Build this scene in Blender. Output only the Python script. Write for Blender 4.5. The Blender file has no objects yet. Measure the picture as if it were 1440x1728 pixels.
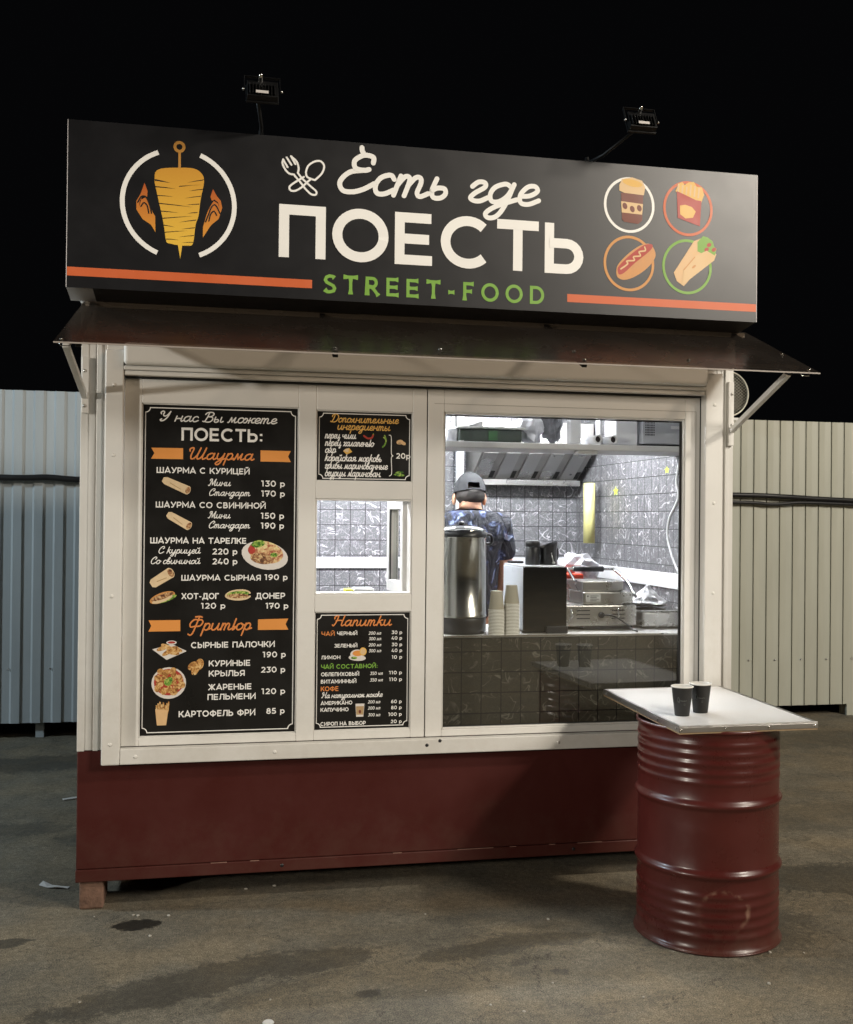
import bpy, bmesh, math, random
from mathutils import Vector, Matrix

# ------------------------------------------------------------------ camera, world, light
SC = bpy.context.scene
COL = SC.collection
CAMZ = 1.692
cam_d = bpy.data.cameras.new("camera")
cam = bpy.data.objects.new("camera", cam_d)
COL.objects.link(cam)
cam_d.sensor_fit = 'HORIZONTAL'
cam_d.sensor_width = 36.0
cam_d.lens = 45.275
cam_d.clip_start = 0.05
cam_d.clip_end = 400.0
R_ = Matrix(((0.97890124, -0.20410589, 0.00965133), (0.01076025, 0.00432395, -0.99993276), (0.20405043, 0.97893927, 0.00642896)))
right, down, fwd = R_[0], R_[1], R_[2]
rot = Matrix((right, -Vector(down), -Vector(fwd))).transposed()
cam.matrix_world = Matrix.Translation((0, 0, CAMZ)) @ rot.to_4x4()
SC.camera = cam

world = bpy.data.worlds.new("World")
SC.world = world
world.use_nodes = True
wn = world.node_tree.nodes
sky = wn.new('ShaderNodeTexSky')
sky.sky_type = 'NISHITA'
sky.sun_disc = False
sky.sun_elevation = math.radians(-6)
sky.sun_rotation = math.radians(200)
world.node_tree.links.new(sky.outputs[0], wn['Background'].inputs[0])
wn['Background'].inputs[1].default_value = 0.05
glow = wn.new('ShaderNodeBackground')          # the faint glow of the town in the night sky
glow.inputs[0].default_value = (0.82, 0.85, 1.0, 1); glow.inputs[1].default_value = 0.0019
addn = wn.new('ShaderNodeAddShader')
world.node_tree.links.new(wn['Background'].outputs[0], addn.inputs[0]); world.node_tree.links.new(glow.outputs[0], addn.inputs[1])
world.node_tree.links.new(addn.outputs[0], wn['World Output'].inputs[0])
SC.view_settings.view_transform = 'Standard'
SC.view_settings.look = 'None'
SC.view_settings.exposure = 0.0
SC.view_settings.gamma = 1.0
SC.view_settings.use_curve_mapping = False
try:
    SC.cycles.use_denoising = True
    SC.cycles.max_bounces = 10
    SC.cycles.transparent_max_bounces = 16
    SC.cycles.caustics_reflective = False
    SC.cycles.caustics_refractive = False
    SC.cycles.sample_clamp_indirect = 6.0
except Exception:
    pass

def lamp(name, loc, power, col, size, target=None, spot=None):
    l = bpy.data.lights.new(name, 'SPOT' if spot else 'POINT')
    l.energy = power
    l.color = col
    l.shadow_soft_size = size
    if spot:
        l.spot_size = math.radians(spot)
        l.spot_blend = 0.35
    o = bpy.data.objects.new(name, l)
    COL.objects.link(o)
    o.location = loc
    if target:
        o.rotation_euler = (Vector(target) - Vector(loc)).to_track_quat('-Z', 'Y').to_euler()
    return o

# street lamps of the yard and one added fill spot: the heads stand high up, behind and beside the photographer
lamp("street_light_right", (6.6, 0.85, 6.0), 1300, (1.0, 0.91, 0.77), 0.3)
lamp("street_light_behind", (9.5, -6.0, 7.7), 4400, (1.0, 0.91, 0.79), 1.6)
lamp("fill_spot_left", (-12.0, -4.0, 3.4), 4000, (1.0, 0.93, 0.82), 0.3, target=(1.05, 4.8, 1.5), spot=15)  # added fill spot, brightens the kiosk front under the awning
lamp("street_light_left", (-8.0, 0.6, 4.6), 160, (1.0, 0.88, 0.72), 0.2)
lamp("yard_light_cool", (-6.2, 5.6, 4.6), 980, (0.72, 0.89, 1.0), 0.25)

# ------------------------------------------------------------------ helpers
def link(o, parent=None):
    COL.objects.link(o)
    if parent is not None:
        o.parent = parent
        o.matrix_parent_inverse = parent.matrix_world.inverted()
    return o

def tag(o, label=None, cat=None, group=None, kind=None):
    if label: o['label'] = label
    if cat: o['category'] = cat
    if group: o['group'] = group
    if kind: o['kind'] = kind
    return o

def thing(name, loc, label, cat, group=None):
    o = bpy.data.objects.new(name, None)
    o.empty_display_size = 0.1
    o.location = loc
    COL.objects.link(o)
    o.matrix_world = Matrix.Translation(loc)
    return tag(o, label, cat, group)

class MB:
    """collects shapes into one mesh; parts of it may carry different materials"""
    def __init__(s, *mats):
        s.bm = bmesh.new(); s.mats = list(mats); s.mi = 0; s.smooth = False
    def m(s, mat):
        if mat not in s.mats: s.mats.append(mat)
        s.mi = s.mats.index(mat); return s
    def face(s, vs):
        try:
            f = s.bm.faces.new(vs); f.material_index = s.mi; f.smooth = s.smooth; return f
        except ValueError:
            return None
    def box(s, x0, x1, y0, y1, z0, z1, M=None):
        co = [(x0, y0, z0), (x1, y0, z0), (x1, y1, z0), (x0, y1, z0), (x0, y0, z1), (x1, y0, z1), (x1, y1, z1), (x0, y1, z1)]
        v = [s.bm.verts.new(M @ Vector(c) if M else c) for c in co]
        for q in ((0, 3, 2, 1), (4, 5, 6, 7), (0, 1, 5, 4), (1, 2, 6, 5), (2, 3, 7, 6), (3, 0, 4, 7)):
            s.face([v[i] for i in q])
        return s
    def lathe(s, c, prof, n=32, cap0=False, cap1=False, M=None, smooth=True):
        old = s.smooth; s.smooth = smooth
        rings = []
        for r, z in prof:
            ring = []
            for i in range(n):
                a = 2 * math.pi * i / n
                p = Vector((r * math.cos(a), r * math.sin(a), z))
                if M: p = M @ p
                ring.append(s.bm.verts.new(p + Vector(c)))
            rings.append(ring)
        for a, b in zip(rings, rings[1:]):
            for i in range(n):
                s.face((a[i], a[(i + 1) % n], b[(i + 1) % n], b[i]))
        s.smooth = False
        if cap0: s.face(list(reversed(rings[0])))
        if cap1: s.face(rings[-1])
        s.smooth = old
        return s
    def tube(s, pts, r, n=10, caps=True, smooth=True):
        old = s.smooth; s.smooth = smooth
        pts = [Vector(p) for p in pts]
        rr = r if isinstance(r, (list, tuple)) else [r] * len(pts)
        rings = []
        up = None
        for i, p in enumerate(pts):
            t = (pts[min(i + 1, len(pts) - 1)] - pts[max(i - 1, 0)]).normalized()
            if up is None:
                up = Vector((0, 0, 1)) if abs(t.z) < 0.9 else Vector((1, 0, 0))
            a = t.cross(up).normalized(); b = a.cross(t).normalized(); up = b
            rings.append([s.bm.verts.new(p + (a * math.cos(k * 2 * math.pi / n) + b * math.sin(k * 2 * math.pi / n)) * rr[i]) for k in range(n)])
        for A, B in zip(rings, rings[1:]):
            for i in range(n):
                s.face((A[i], A[(i + 1) % n], B[(i + 1) % n], B[i]))
        s.smooth = False
        if caps:
            s.face(list(reversed(rings[0]))); s.face(rings[-1])
        s.smooth = old
        return s
    def bar(s, p, q, w, t, up=(0, 0, 1)):
        p, q = Vector(p), Vector(q)
        d = (q - p); L = d.length; d.normalize()
        a = d.cross(Vector(up)).normalized(); b = a.cross(d)
        M = Matrix((a, d, b)).transposed().to_4x4(); M.translation = p
        return s.box(-w / 2, w / 2, 0, L, -t / 2, t / 2, M)
    def poly(s, pts3):
        return s.face([s.bm.verts.new(p) for p in pts3])
    def prism(s, pts3, vec):
        v = Vector(vec)
        a = [s.bm.verts.new(p) for p in pts3]; b = [s.bm.verts.new(Vector(p) + v) for p in pts3]
        n = len(a)
        s.face(a); s.face(list(reversed(b)))
        for i in range(n):
            s.face((a[(i + 1) % n], a[i], b[i], b[(i + 1) % n]))
        return s
    def ball(s, c, r, n=12, M=None, smooth=True):
        rx, ry, rz = r if isinstance(r, (tuple, list)) else (r, r, r)
        prof = [(max(1e-5, math.sin(math.pi * i / n)), -math.cos(math.pi * i / n)) for i in range(n + 1)]
        S = Matrix.Diagonal((rx, ry, rz)).to_4x4()
        return s.lathe(c, prof, 2 * n, M=(M @ S if M else S), smooth=smooth)
    def build(s, name, parent=None, bevel=0.0, seg=2, norm=True, shade=False):
        if norm:
            bmesh.ops.recalc_face_normals(s.bm, faces=s.bm.faces)
        me = bpy.data.meshes.new(name)
        s.bm.to_mesh(me); s.bm.free()
        for mt in s.mats: me.materials.append(mt)
        o = bpy.data.objects.new(name, me)
        link(o, parent)
        if bevel:
            b = o.modifiers.new("Bevel", 'BEVEL'); b.width = bevel; b.segments = seg
            b.limit_method = 'ANGLE'; b.angle_limit = math.radians(40)
        return o

# ------------------------------------------------------------------ materials
def lin(r, g, b):
    f = lambda c: (c / 255 / 12.92) if c / 255 <= 0.04045 else ((c / 255 + 0.055) / 1.055) ** 2.4
    return (f(r), f(g), f(b), 1.0)

def mat(name, col, rough=0.5, metal=0.0, var=0.06, scale=6.0, bump=0.0, bscale=60.0, spec=0.5, rvar=0.1, stretch=None, coat=0.0):
    m = bpy.data.materials.new(name); m.use_nodes = True
    nt = m.node_tree; N = nt.nodes; L = nt.links
    p = N['Principled BSDF']
    if len(col) == 3: col = (*col, 1.0)
    p.inputs['Roughness'].default_value = rough
    p.inputs['Metallic'].default_value = metal
    p.inputs['Specular IOR Level'].default_value = spec
    if coat: p.inputs['Coat Weight'].default_value = coat; p.inputs['Coat Roughness'].default_value = 0.12
    tc = N.new('ShaderNodeTexCoord'); mp = N.new('ShaderNodeMapping')
    if stretch: mp.inputs['Scale'].default_value = stretch
    L.new(tc.outputs['Object'], mp.inputs[0])
    nz = N.new('ShaderNodeTexNoise'); nz.inputs['Scale'].default_value = scale; nz.inputs['Detail'].default_value = 6; nz.inputs['Roughness'].default_value = 0.65
    L.new(mp.outputs[0], nz.inputs['Vector'])
    mx = N.new('ShaderNodeMix'); mx.data_type = 'RGBA'
    mx.inputs[6].default_value = tuple(max(0, c * (1 - var)) for c in col[:3]) + (1,)
    mx.inputs[7].default_value = tuple(min(1, c * (1 + var)) for c in col[:3]) + (1,)
    L.new(nz.outputs['Fac'], mx.inputs[0]); L.new(mx.outputs[2], p.inputs['Base Color'])
    mr = N.new('ShaderNodeMapRange'); mr.inputs[3].default_value = max(0.02, rough - rvar); mr.inputs[4].default_value = min(1, rough + rvar)
    mr.inputs[1].default_value = 0.3; mr.inputs[2].default_value = 0.7
    L.new(nz.outputs['Fac'], mr.inputs[0]); L.new(mr.outputs[0], p.inputs['Roughness'])
    if bump:
        n2 = N.new('ShaderNodeTexNoise'); n2.inputs['Scale'].default_value = bscale; n2.inputs['Detail'].default_value = 4
        L.new(mp.outputs[0], n2.inputs['Vector'])
        b = N.new('ShaderNodeBump'); b.inputs['Strength'].default_value = bump; b.inputs['Distance'].default_value = 0.01
        L.new(n2.outputs['Fac'], b.inputs['Height']); L.new(b.outputs[0], p.inputs['Normal'])
    return m

def emit(name, col, strength):
    m = bpy.data.materials.new(name); m.use_nodes = True
    p = m.node_tree.nodes['Principled BSDF']
    p.inputs['Base Color'].default_value = (0.8, 0.8, 0.8, 1)
    p.inputs['Emission Color'].default_value = (*col, 1); p.inputs['Emission Strength'].default_value = strength
    return m

def math_node(nt, op, a=None, b=None, c=None):
    n = nt.nodes.new('ShaderNodeMath'); n.operation = op
    for i, v in enumerate((a, b, c)):
        if v is None: continue
        if isinstance(v, (int, float)): n.inputs[i].default_value = v
        else: nt.links.new(v, n.inputs[i])
    return n.outputs[0]

def schlick(nt, f0):
    """mirror share of a thin sheet, the same from both sides"""
    lw = nt.nodes.new('ShaderNodeLayerWeight'); lw.inputs[0].default_value = 0.5
    return math_node(nt, 'ADD', math_node(nt, 'MULTIPLY', math_node(nt, 'POWER', lw.outputs['Facing'], 5.0), 1 - f0), f0)

def glass(name, tint=(0.93, 0.95, 0.94), rough=0.0, ior=1.5):
    m = bpy.data.materials.new(name); m.use_nodes = True
    nt = m.node_tree; N = nt.nodes; L = nt.links
    N.remove(N['Principled BSDF'])
    t = N.new('ShaderNodeBsdfTransparent'); t.inputs[0].default_value = (*tint, 1)
    g = N.new('ShaderNodeBsdfGlossy'); g.inputs['Roughness'].default_value = rough
    fr_out = schlick(nt, ((ior - 1) / (ior + 1)) ** 2)
    nz = N.new('ShaderNodeTexNoise'); nz.inputs['Scale'].default_value = 1.5
    tc = N.new('ShaderNodeTexCoord'); L.new(tc.outputs['Object'], nz.inputs['Vector'])
    b = N.new('ShaderNodeBump'); b.inputs['Strength'].default_value = 0.02; b.inputs['Distance'].default_value = 0.01
    L.new(nz.outputs['Fac'], b.inputs['Height']); L.new(b.outputs[0], g.inputs['Normal'])
    mx = N.new('ShaderNodeMixShader')
    L.new(fr_out, mx.inputs[0]); L.new(t.outputs[0], mx.inputs[1]); L.new(g.outputs[0], mx.inputs[2])
    L.new(mx.outputs[0], N['Material Output'].inputs[0])
    return m

def tile_mat(name, base, vein, pitch=0.097, grout=(0.02, 0.02, 0.022, 1), fine=0.28):
    """plastic wall panel printed as square marbled tiles"""
    m = bpy.data.materials.new(name); m.use_nodes = True
    nt = m.node_tree; N = nt.nodes; L = nt.links; p = N['Principled BSDF']
    tc = N.new('ShaderNodeTexCoord'); sp = N.new('ShaderNodeSeparateXYZ'); L.new(tc.outputs['Object'], sp.inputs[0])
    u = math_node(nt, 'ADD', sp.outputs[0], sp.outputs[1]); v = sp.outputs[2]
    def edge(c):
        f = math_node(nt, 'FRACT', math_node(nt, 'DIVIDE', c, pitch))
        d = math_node(nt, 'ABSOLUTE', math_node(nt, 'SUBTRACT', f, 0.5))
        return math_node(nt, 'GREATER_THAN', d, 0.476)
    g = math_node(nt, 'MAXIMUM', edge(u), edge(v))
    # per tile offset so veins break at the joints
    fu = math_node(nt, 'FLOOR', math_node(nt, 'DIVIDE', u, pitch)); fv = math_node(nt, 'FLOOR', math_node(nt, 'DIVIDE', v, pitch))
    cb = N.new('ShaderNodeCombineXYZ'); L.new(u, cb.inputs[0]); L.new(v, cb.inputs[1])
    L.new(math_node(nt, 'ADD', math_node(nt, 'MULTIPLY', fu, 0.37), math_node(nt, 'MULTIPLY', fv, 0.61)), cb.inputs[2])
    def ridge(scale, lo, detail):
        nz = N.new('ShaderNodeTexNoise'); nz.inputs['Scale'].default_value = scale; nz.inputs['Detail'].default_value = detail; nz.inputs['Distortion'].default_value = 1.6
        L.new(cb.outputs[0], nz.inputs['Vector'])
        d = math_node(nt, 'ABSOLUTE', math_node(nt, 'SUBTRACT', nz.outputs['Fac'], 0.5))
        r = N.new('ShaderNodeMapRange'); r.inputs[1].default_value = 0.0; r.inputs[2].default_value = lo; r.inputs[3].default_value = 1.0; r.inputs[4].default_value = 0.0
        L.new(d, r.inputs[0]); return r.outputs[0]
    w = N.new('ShaderNodeTexNoise'); w.inputs['Scale'].default_value = 14; L.new(cb.outputs[0], w.inputs['Vector'])
    wm = N.new('ShaderNodeMapRange'); wm.inputs[1].default_value = 0.42; wm.inputs[2].default_value = 0.6; L.new(w.outputs['Fac'], wm.inputs[0])
    vein_f = math_node(nt, 'MAXIMUM', math_node(nt, 'MULTIPLY', ridge(7.5, 0.022, 2.2), wm.outputs[0]), math_node(nt, 'MULTIPLY', ridge(26, 0.03, 3), fine))
    mx = N.new('ShaderNodeMix'); mx.data_type = 'RGBA'; mx.inputs[6].default_value = base; mx.inputs[7].default_value = vein
    L.new(vein_f, mx.inputs[0])
    m2 = N.new('ShaderNodeMix'); m2.data_type = 'RGBA'; m2.inputs[7].default_value = grout
    L.new(g, m2.inputs[0]); L.new(mx.outputs[2], m2.inputs[6]); L.new(m2.outputs[2], p.inputs['Base Color'])
    p.inputs['Roughness'].default_value = 0.32
    return m

def ramp_mat(name, c0, c1, z0, z1, rough=0.45):
    """printed two-colour gradient between two heights (ink, not light)"""
    m = bpy.data.materials.new(name); m.use_nodes = True
    nt = m.node_tree; N = nt.nodes; L = nt.links; p = N['Principled BSDF']
    tc = N.new('ShaderNodeTexCoord'); sp = N.new('ShaderNodeSeparateXYZ'); L.new(tc.outputs['Object'], sp.inputs[0])
    r = N.new('ShaderNodeMapRange'); r.inputs[1].default_value = z0; r.inputs[2].default_value = z1; L.new(sp.outputs[2], r.inputs[0])
    mx = N.new('ShaderNodeMix'); mx.data_type = 'RGBA'; mx.inputs[6].default_value = c0; mx.inputs[7].default_value = c1
    L.new(r.outputs[0], mx.inputs[0]); L.new(mx.outputs[2], p.inputs['Base Color']); p.inputs['Roughness'].default_value = rough
    return m

def food_mat(name, c0, c1, c2, scale=90):
    m = bpy.data.materials.new(name); m.use_nodes = True
    nt = m.node_tree; N = nt.nodes; L = nt.links; p = N['Principled BSDF']
    tc = N.new('ShaderNodeTexCoord'); nz = N.new('ShaderNodeTexNoise'); nz.inputs['Scale'].default_value = scale; nz.inputs['Detail'].default_value = 3
    nz.inputs['Distortion'].default_value = 0.8
    L.new(tc.outputs['Object'], nz.inputs['Vector'])
    r = N.new('ShaderNodeValToRGB'); e = r.color_ramp.elements
    e[0].position = 0.36; e[0].color = c0; e[1].position = 0.66; e[1].color = c2
    k = e.new(0.5); k.color = c1
    L.new(nz.outputs['Fac'], r.inputs[0]); L.new(r.outputs[0], p.inputs['Base Color']); p.inputs['Roughness'].default_value = 0.5
    return m

pvc = mat("white_pvc", (0.74, 0.73, 0.70), 0.38, var=0.04, scale=3, rvar=0.08, bump=0.03, bscale=8)
def add_dirt(m, z0, z1, col, amount, scale=9):
    nt = m.node_tree; N = nt.nodes; L = nt.links; p = N['Principled BSDF']
    base = p.inputs['Base Color'].links[0].from_socket
    tc = N.new('ShaderNodeTexCoord'); sp = N.new('ShaderNodeSeparateXYZ'); L.new(tc.outputs['Object'], sp.inputs[0])
    nz = N.new('ShaderNodeTexNoise'); nz.inputs['Scale'].default_value = scale; nz.inputs['Detail'].default_value = 8; nz.inputs['Roughness'].default_value = .75
    L.new(tc.outputs['Object'], nz.inputs['Vector'])
    h = N.new('ShaderNodeMapRange'); h.inputs[1].default_value = z0; h.inputs[2].default_value = z1; h.inputs[3].default_value = .22; h.inputs[4].default_value = -.12
    L.new(sp.outputs[2], h.inputs[0])
    ad = N.new('ShaderNodeMath'); L.new(nz.outputs['Fac'], ad.inputs[0]); L.new(h.outputs[0], ad.inputs[1])
    r = N.new('ShaderNodeMapRange'); r.inputs[1].default_value = .5; r.inputs[2].default_value = .85; r.inputs[3].default_value = 0; r.inputs[4].default_value = amount
    L.new(ad.outputs[0], r.inputs[0])
    mx = N.new('ShaderNodeMix'); mx.data_type = 'RGBA'; mx.inputs[7].default_value = col
    L.new(r.outputs[0], mx.inputs[0]); L.new(base, mx.inputs[6]); L.new(mx.outputs[2], p.inputs['Base Color'])
    return m
metal_white = mat("white_painted_metal", (0.72, 0.71, 0.68), 0.42, var=0.06, scale=4, rvar=0.12, bump=0.05, bscale=5)
inner_white = mat("white_inner_plastic", (0.80, 0.80, 0.82), 0.45, var=0.02)
red_paint = mat("dark_red_paint", (0.060, 0.0108, 0.0085), 0.5, var=0.22, scale=2.5, rvar=0.14, bump=0.08, bscale=4, spec=.3)
add_dirt(metal_white, .6, 1.4, (.42, .38, .31, 1), .35, 5); add_dirt(pvc, .6, 1.6, (.46, .43, .37, 1), .3, 4)
add_dirt(red_paint, .12, .5, (.10, .055, .04, 1), .28)
black_gap = mat("black_rubber_seal", (0.012, 0.011, 0.011), 0.6)
rivet_white = mat("white_rivet_plastic", (0.75, 0.74, 0.70), 0.3)
steel = mat("brushed_steel", (0.55, 0.54, 0.52), 0.28, 1.0, var=0.03, scale=5, rvar=.03)
steel_hood = mat("greasy_steel", (0.42, 0.41, 0.39), 0.42, 0.9, var=0.10, scale=3, rvar=.05)
chrome = mat("polished_steel", (0.7, 0.7, 0.69), 0.1, 1.0, var=0.03, rvar=0.05)
black_plastic = mat("black_plastic", (0.018, 0.018, 0.02), 0.35)
black_paint = mat("black_lamp_paint", (0.005, 0.005, 0.0055), 0.5, spec=.3)
sign_black = mat("charcoal_sign_film", (0.006, 0.006, 0.0075), 0.37, var=0.2, scale=7, rvar=0.02, spec=0.68)
menu_black = mat("black_menu_print", (0.010, 0.0095, 0.009), 0.33, var=0.5, scale=5, rvar=0.08)
ink = {
    'W': mat("white_print", (0.88, 0.87, 0.84), 0.45, var=0.03),
    'O': mat("orange_print", (0.72, 0.25, 0.07), 0.45, var=0.15, scale=25),
    'G': mat("gold_print", (0.80, 0.46, 0.12), 0.45, var=0.2, scale=18),
    'N': mat("green_print", (0.20, 0.40, 0.06), 0.45, var=0.08),
    'R': mat("stripe_orange_print", (0.62, 0.13, 0.04), 0.45, var=0.06),
    'K': mat("black_print", (0.012, 0.011, 0.01), 0.45),
    'B': mat("ribbon_orange_print", (0.75, 0.30, 0.07), 0.45, var=0.08),
}
# measured outlines and lettering lines (metres in the x-z plane of their board)
TEXTS={
 'sign':[
  ('Есть', 'c', 0.5559, 1.0372, 3.1011, 0.1636, 'W'),
  ('где', 'c', 1.1369, 1.4648, 3.101, 0.1625, 'W'),
  ('ПОЕСТЬ', 'b', 0.3131, 1.6628, 2.803, 0.2249, 'W'),
  ('STREET-FOOD', 's', 0.4981, 1.4853, 2.6586, 0.0815, 'N'),
 ],
 'menu':[
  ('У нас Вы можете', 'c', -0.187, 0.3188, 2.1073, 0.0429, 'W'),
  ('ПОЕСТЬ:', 'b', -0.093, 0.2519, 2.0237, 0.0566, 'W'),
  ('Шаурма', 'c', -0.0595, 0.2203, 1.9436, 0.0512, 'O'),
  ('ШАУРМА С КУРИЦЕЙ', 'b', -0.1976, 0.1994, 1.8807, 0.0257, 'W'),
  ('Мини', 'c', 0.021, 0.1195, 1.8289, 0.0298, 'W'),
  ('130 р', 'b', 0.2502, 0.3545, 1.8287, 0.0262, 'W'),
  ('Стандарт', 'c', 0.0268, 0.2042, 1.7857, 0.0298, 'W'),
  ('170 р', 'b', 0.2507, 0.355, 1.7844, 0.0262, 'W'),
  ('ШАУРМА СО СВИНИНОЙ', 'b', -0.1996, 0.2712, 1.7305, 0.0257, 'W'),
  ('Мини', 'c', 0.0215, 0.1194, 1.6866, 0.0298, 'W'),
  ('150 р', 'b', 0.2501, 0.3522, 1.686, 0.0262, 'W'),
  ('Стандарт', 'c', 0.0272, 0.2047, 1.6433, 0.0298, 'W'),
  ('190 р', 'b', 0.2506, 0.3527, 1.6423, 0.0262, 'W'),
  ('ШАУРМА НА ТАРЕЛКЕ', 'b', -0.2212, 0.1903, 1.5745, 0.0257, 'W'),
  ('С курицей', 'c', -0.1859, -0.0076, 1.5318, 0.0295, 'W'),
  ('220 р', 'b', 0.0444, 0.1495, 1.5271, 0.026, 'W'),
  ('Со свининой', 'c', -0.2177, -0.0081, 1.4862, 0.0294, 'W'),
  ('240 р', 'b', 0.0449, 0.15, 1.4838, 0.026, 'W'),
  ('ШАУРМА СЫРНАЯ', 'b', -0.0879, 0.253, 1.4126, 0.0248, 'W'),
  ('190 р', 'b', 0.2692, 0.3709, 1.4145, 0.0251, 'W'),
  ('ХОТ-ДОГ', 'b', -0.0871, 0.0742, 1.3319, 0.0258, 'W'),
  ('ДОНЕР', 'b', 0.2322, 0.3608, 1.3317, 0.0262, 'W'),
  ('120 р', 'b', -0.005, 0.1002, 1.2899, 0.0248, 'W'),
  ('170 р', 'b', 0.2749, 0.3755, 1.2877, 0.0251, 'W'),
  ('Фритюр', 'c', -0.0593, 0.2175, 1.196, 0.0539, 'O'),
  ('СЫРНЫЕ ПАЛОЧКИ', 'b', -0.0437, 0.3174, 1.1177, 0.0259, 'W'),
  ('190 р', 'b', 0.2647, 0.3663, 1.0721, 0.0251, 'W'),
  ('КУРИНЫЕ', 'b', 0.0332, 0.2128, 1.0366, 0.0259, 'W'),
  ('КРЫЛЬЯ', 'b', 0.0337, 0.1874, 0.9923, 0.0259, 'W'),
  ('230 р', 'b', 0.2611, 0.3643, 1.0051, 0.0251, 'W'),
  ('ЖАРЕНЫЕ', 'b', 0.0306, 0.2192, 0.9329, 0.0259, 'W'),
  ('ПЕЛЬМЕНИ', 'b', 0.0295, 0.2359, 0.8897, 0.0259, 'W'),
  ('120 р', 'b', 0.261, 0.3653, 0.9096, 0.0251, 'W'),
  ('КАРТОФЕЛЬ ФРИ', 'b', -0.093, 0.2351, 0.8176, 0.0269, 'W'),
  ('85 р', 'b', 0.2852, 0.364, 0.8222, 0.0251, 'W'),
 ],
 'add':[
  ('Дополнительные', 'c', 0.5555, 0.8674, 2.1231, 0.0356, 'G'),
  ('ингредиенты', 'c', 0.5883, 0.829, 2.09, 0.0356, 'G'),
  ('перец чили', 'c', 0.532, 0.6729, 2.0498, 0.0334, 'W'),
  ('перец халапенью', 'c', 0.5323, 0.757, 2.0164, 0.0334, 'W'),
  ('сыр', 'c', 0.5337, 0.5829, 1.9852, 0.0334, 'W'),
  ('корейская морковь', 'c', 0.5319, 0.789, 1.9486, 0.0334, 'W'),
  ('грибы маринованные', 'c', 0.5334, 0.8186, 1.9142, 0.0334, 'W'),
  ('огурцы маринован.', 'c', 0.5337, 0.787, 1.8803, 0.0334, 'W'),
  ('20', 'b', 0.858, 0.8985, 1.9646, 0.0251, 'W'),
  ('р', 'b', 0.904, 0.9218, 1.9644, 0.0251, 'W'),
 ],
 'drinks':[
  ('Напитки', 'c', 0.5724, 0.8443, 1.2079, 0.0467, 'O'),
  ('ЧАЙ', 'b', 0.5261, 0.5843, 1.1643, 0.0186, 'O'),
  ('ЧЕРНЫЙ', 'b', 0.5965, 0.6862, 1.1662, 0.0162, 'W'),
  ('200 мл', 'i', 0.7389, 0.7956, 1.1664, 0.0147, 'W'),
  ('30 р', 'b', 0.8439, 0.8915, 1.168, 0.0156, 'W'),
  ('300 мл', 'i', 0.7392, 0.7959, 1.1411, 0.0147, 'W'),
  ('40 р', 'b', 0.8441, 0.8917, 1.1426, 0.0156, 'W'),
  ('ЗЕЛЕНЫЙ', 'b', 0.5836, 0.6872, 1.1108, 0.0162, 'W'),
  ('200 мл', 'i', 0.7395, 0.7962, 1.1133, 0.0147, 'W'),
  ('30 р', 'b', 0.8444, 0.892, 1.113, 0.0156, 'W'),
  ('300 мл', 'i', 0.7397, 0.7965, 1.0868, 0.0147, 'W'),
  ('40 р', 'b', 0.8447, 0.8923, 1.0863, 0.0156, 'W'),
  ('ЛИМОН', 'b', 0.5251, 0.6106, 1.059, 0.0162, 'W'),
  ('10 р', 'b', 0.845, 0.8926, 1.056, 0.0156, 'W'),
  ('ЧАЙ СОСТАВНОЙ:', 'b', 0.5256, 0.7798, 1.0161, 0.0194, 'N'),
  ('ОБЛЕПИХОВЫЙ', 'b', 0.5259, 0.6967, 0.9829, 0.017, 'W'),
  ('350 мл', 'i', 0.7461, 0.805, 0.9845, 0.0147, 'W'),
  ('110 р', 'b', 0.8332, 0.8925, 0.9857, 0.0156, 'W'),
  ('ВИТАМИННЫЙ', 'b', 0.5254, 0.6843, 0.9506, 0.017, 'W'),
  ('350 мл', 'i', 0.7464, 0.8053, 0.9547, 0.0147, 'W'),
  ('110 р', 'b', 0.8335, 0.8928, 0.9553, 0.0156, 'W'),
  ('КОФЕ', 'b', 0.5254, 0.6052, 0.9162, 0.021, 'O'),
  ('На натуральном молоке', 'c', 0.5277, 0.8052, 0.8858, 0.0251, 'W'),
  ('АМЕРИКАНО', 'b', 0.5252, 0.6668, 0.8543, 0.017, 'W'),
  ('200 мл', 'i', 0.7388, 0.7946, 0.8561, 0.0147, 'W'),
  ('60 р', 'b', 0.8449, 0.8925, 0.8546, 0.0156, 'W'),
  ('КАПУЧИНО', 'b', 0.5251, 0.6499, 0.8244, 0.017, 'W'),
  ('200 мл', 'i', 0.739, 0.7949, 0.8283, 0.0147, 'W'),
  ('80 р', 'b', 0.8452, 0.8928, 0.8275, 0.0156, 'W'),
  ('300 мл', 'i', 0.7393, 0.7952, 0.7977, 0.0147, 'W'),
  ('100 р', 'b', 0.8318, 0.8931, 0.7972, 0.0156, 'W'),
  ('СИРОП НА ВЫБОР', 'b', 0.5254, 0.7286, 0.7613, 0.017, 'W'),
  ('20 р', 'b', 0.8446, 0.8934, 0.7644, 0.0156, 'W'),
 ],
}
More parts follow.
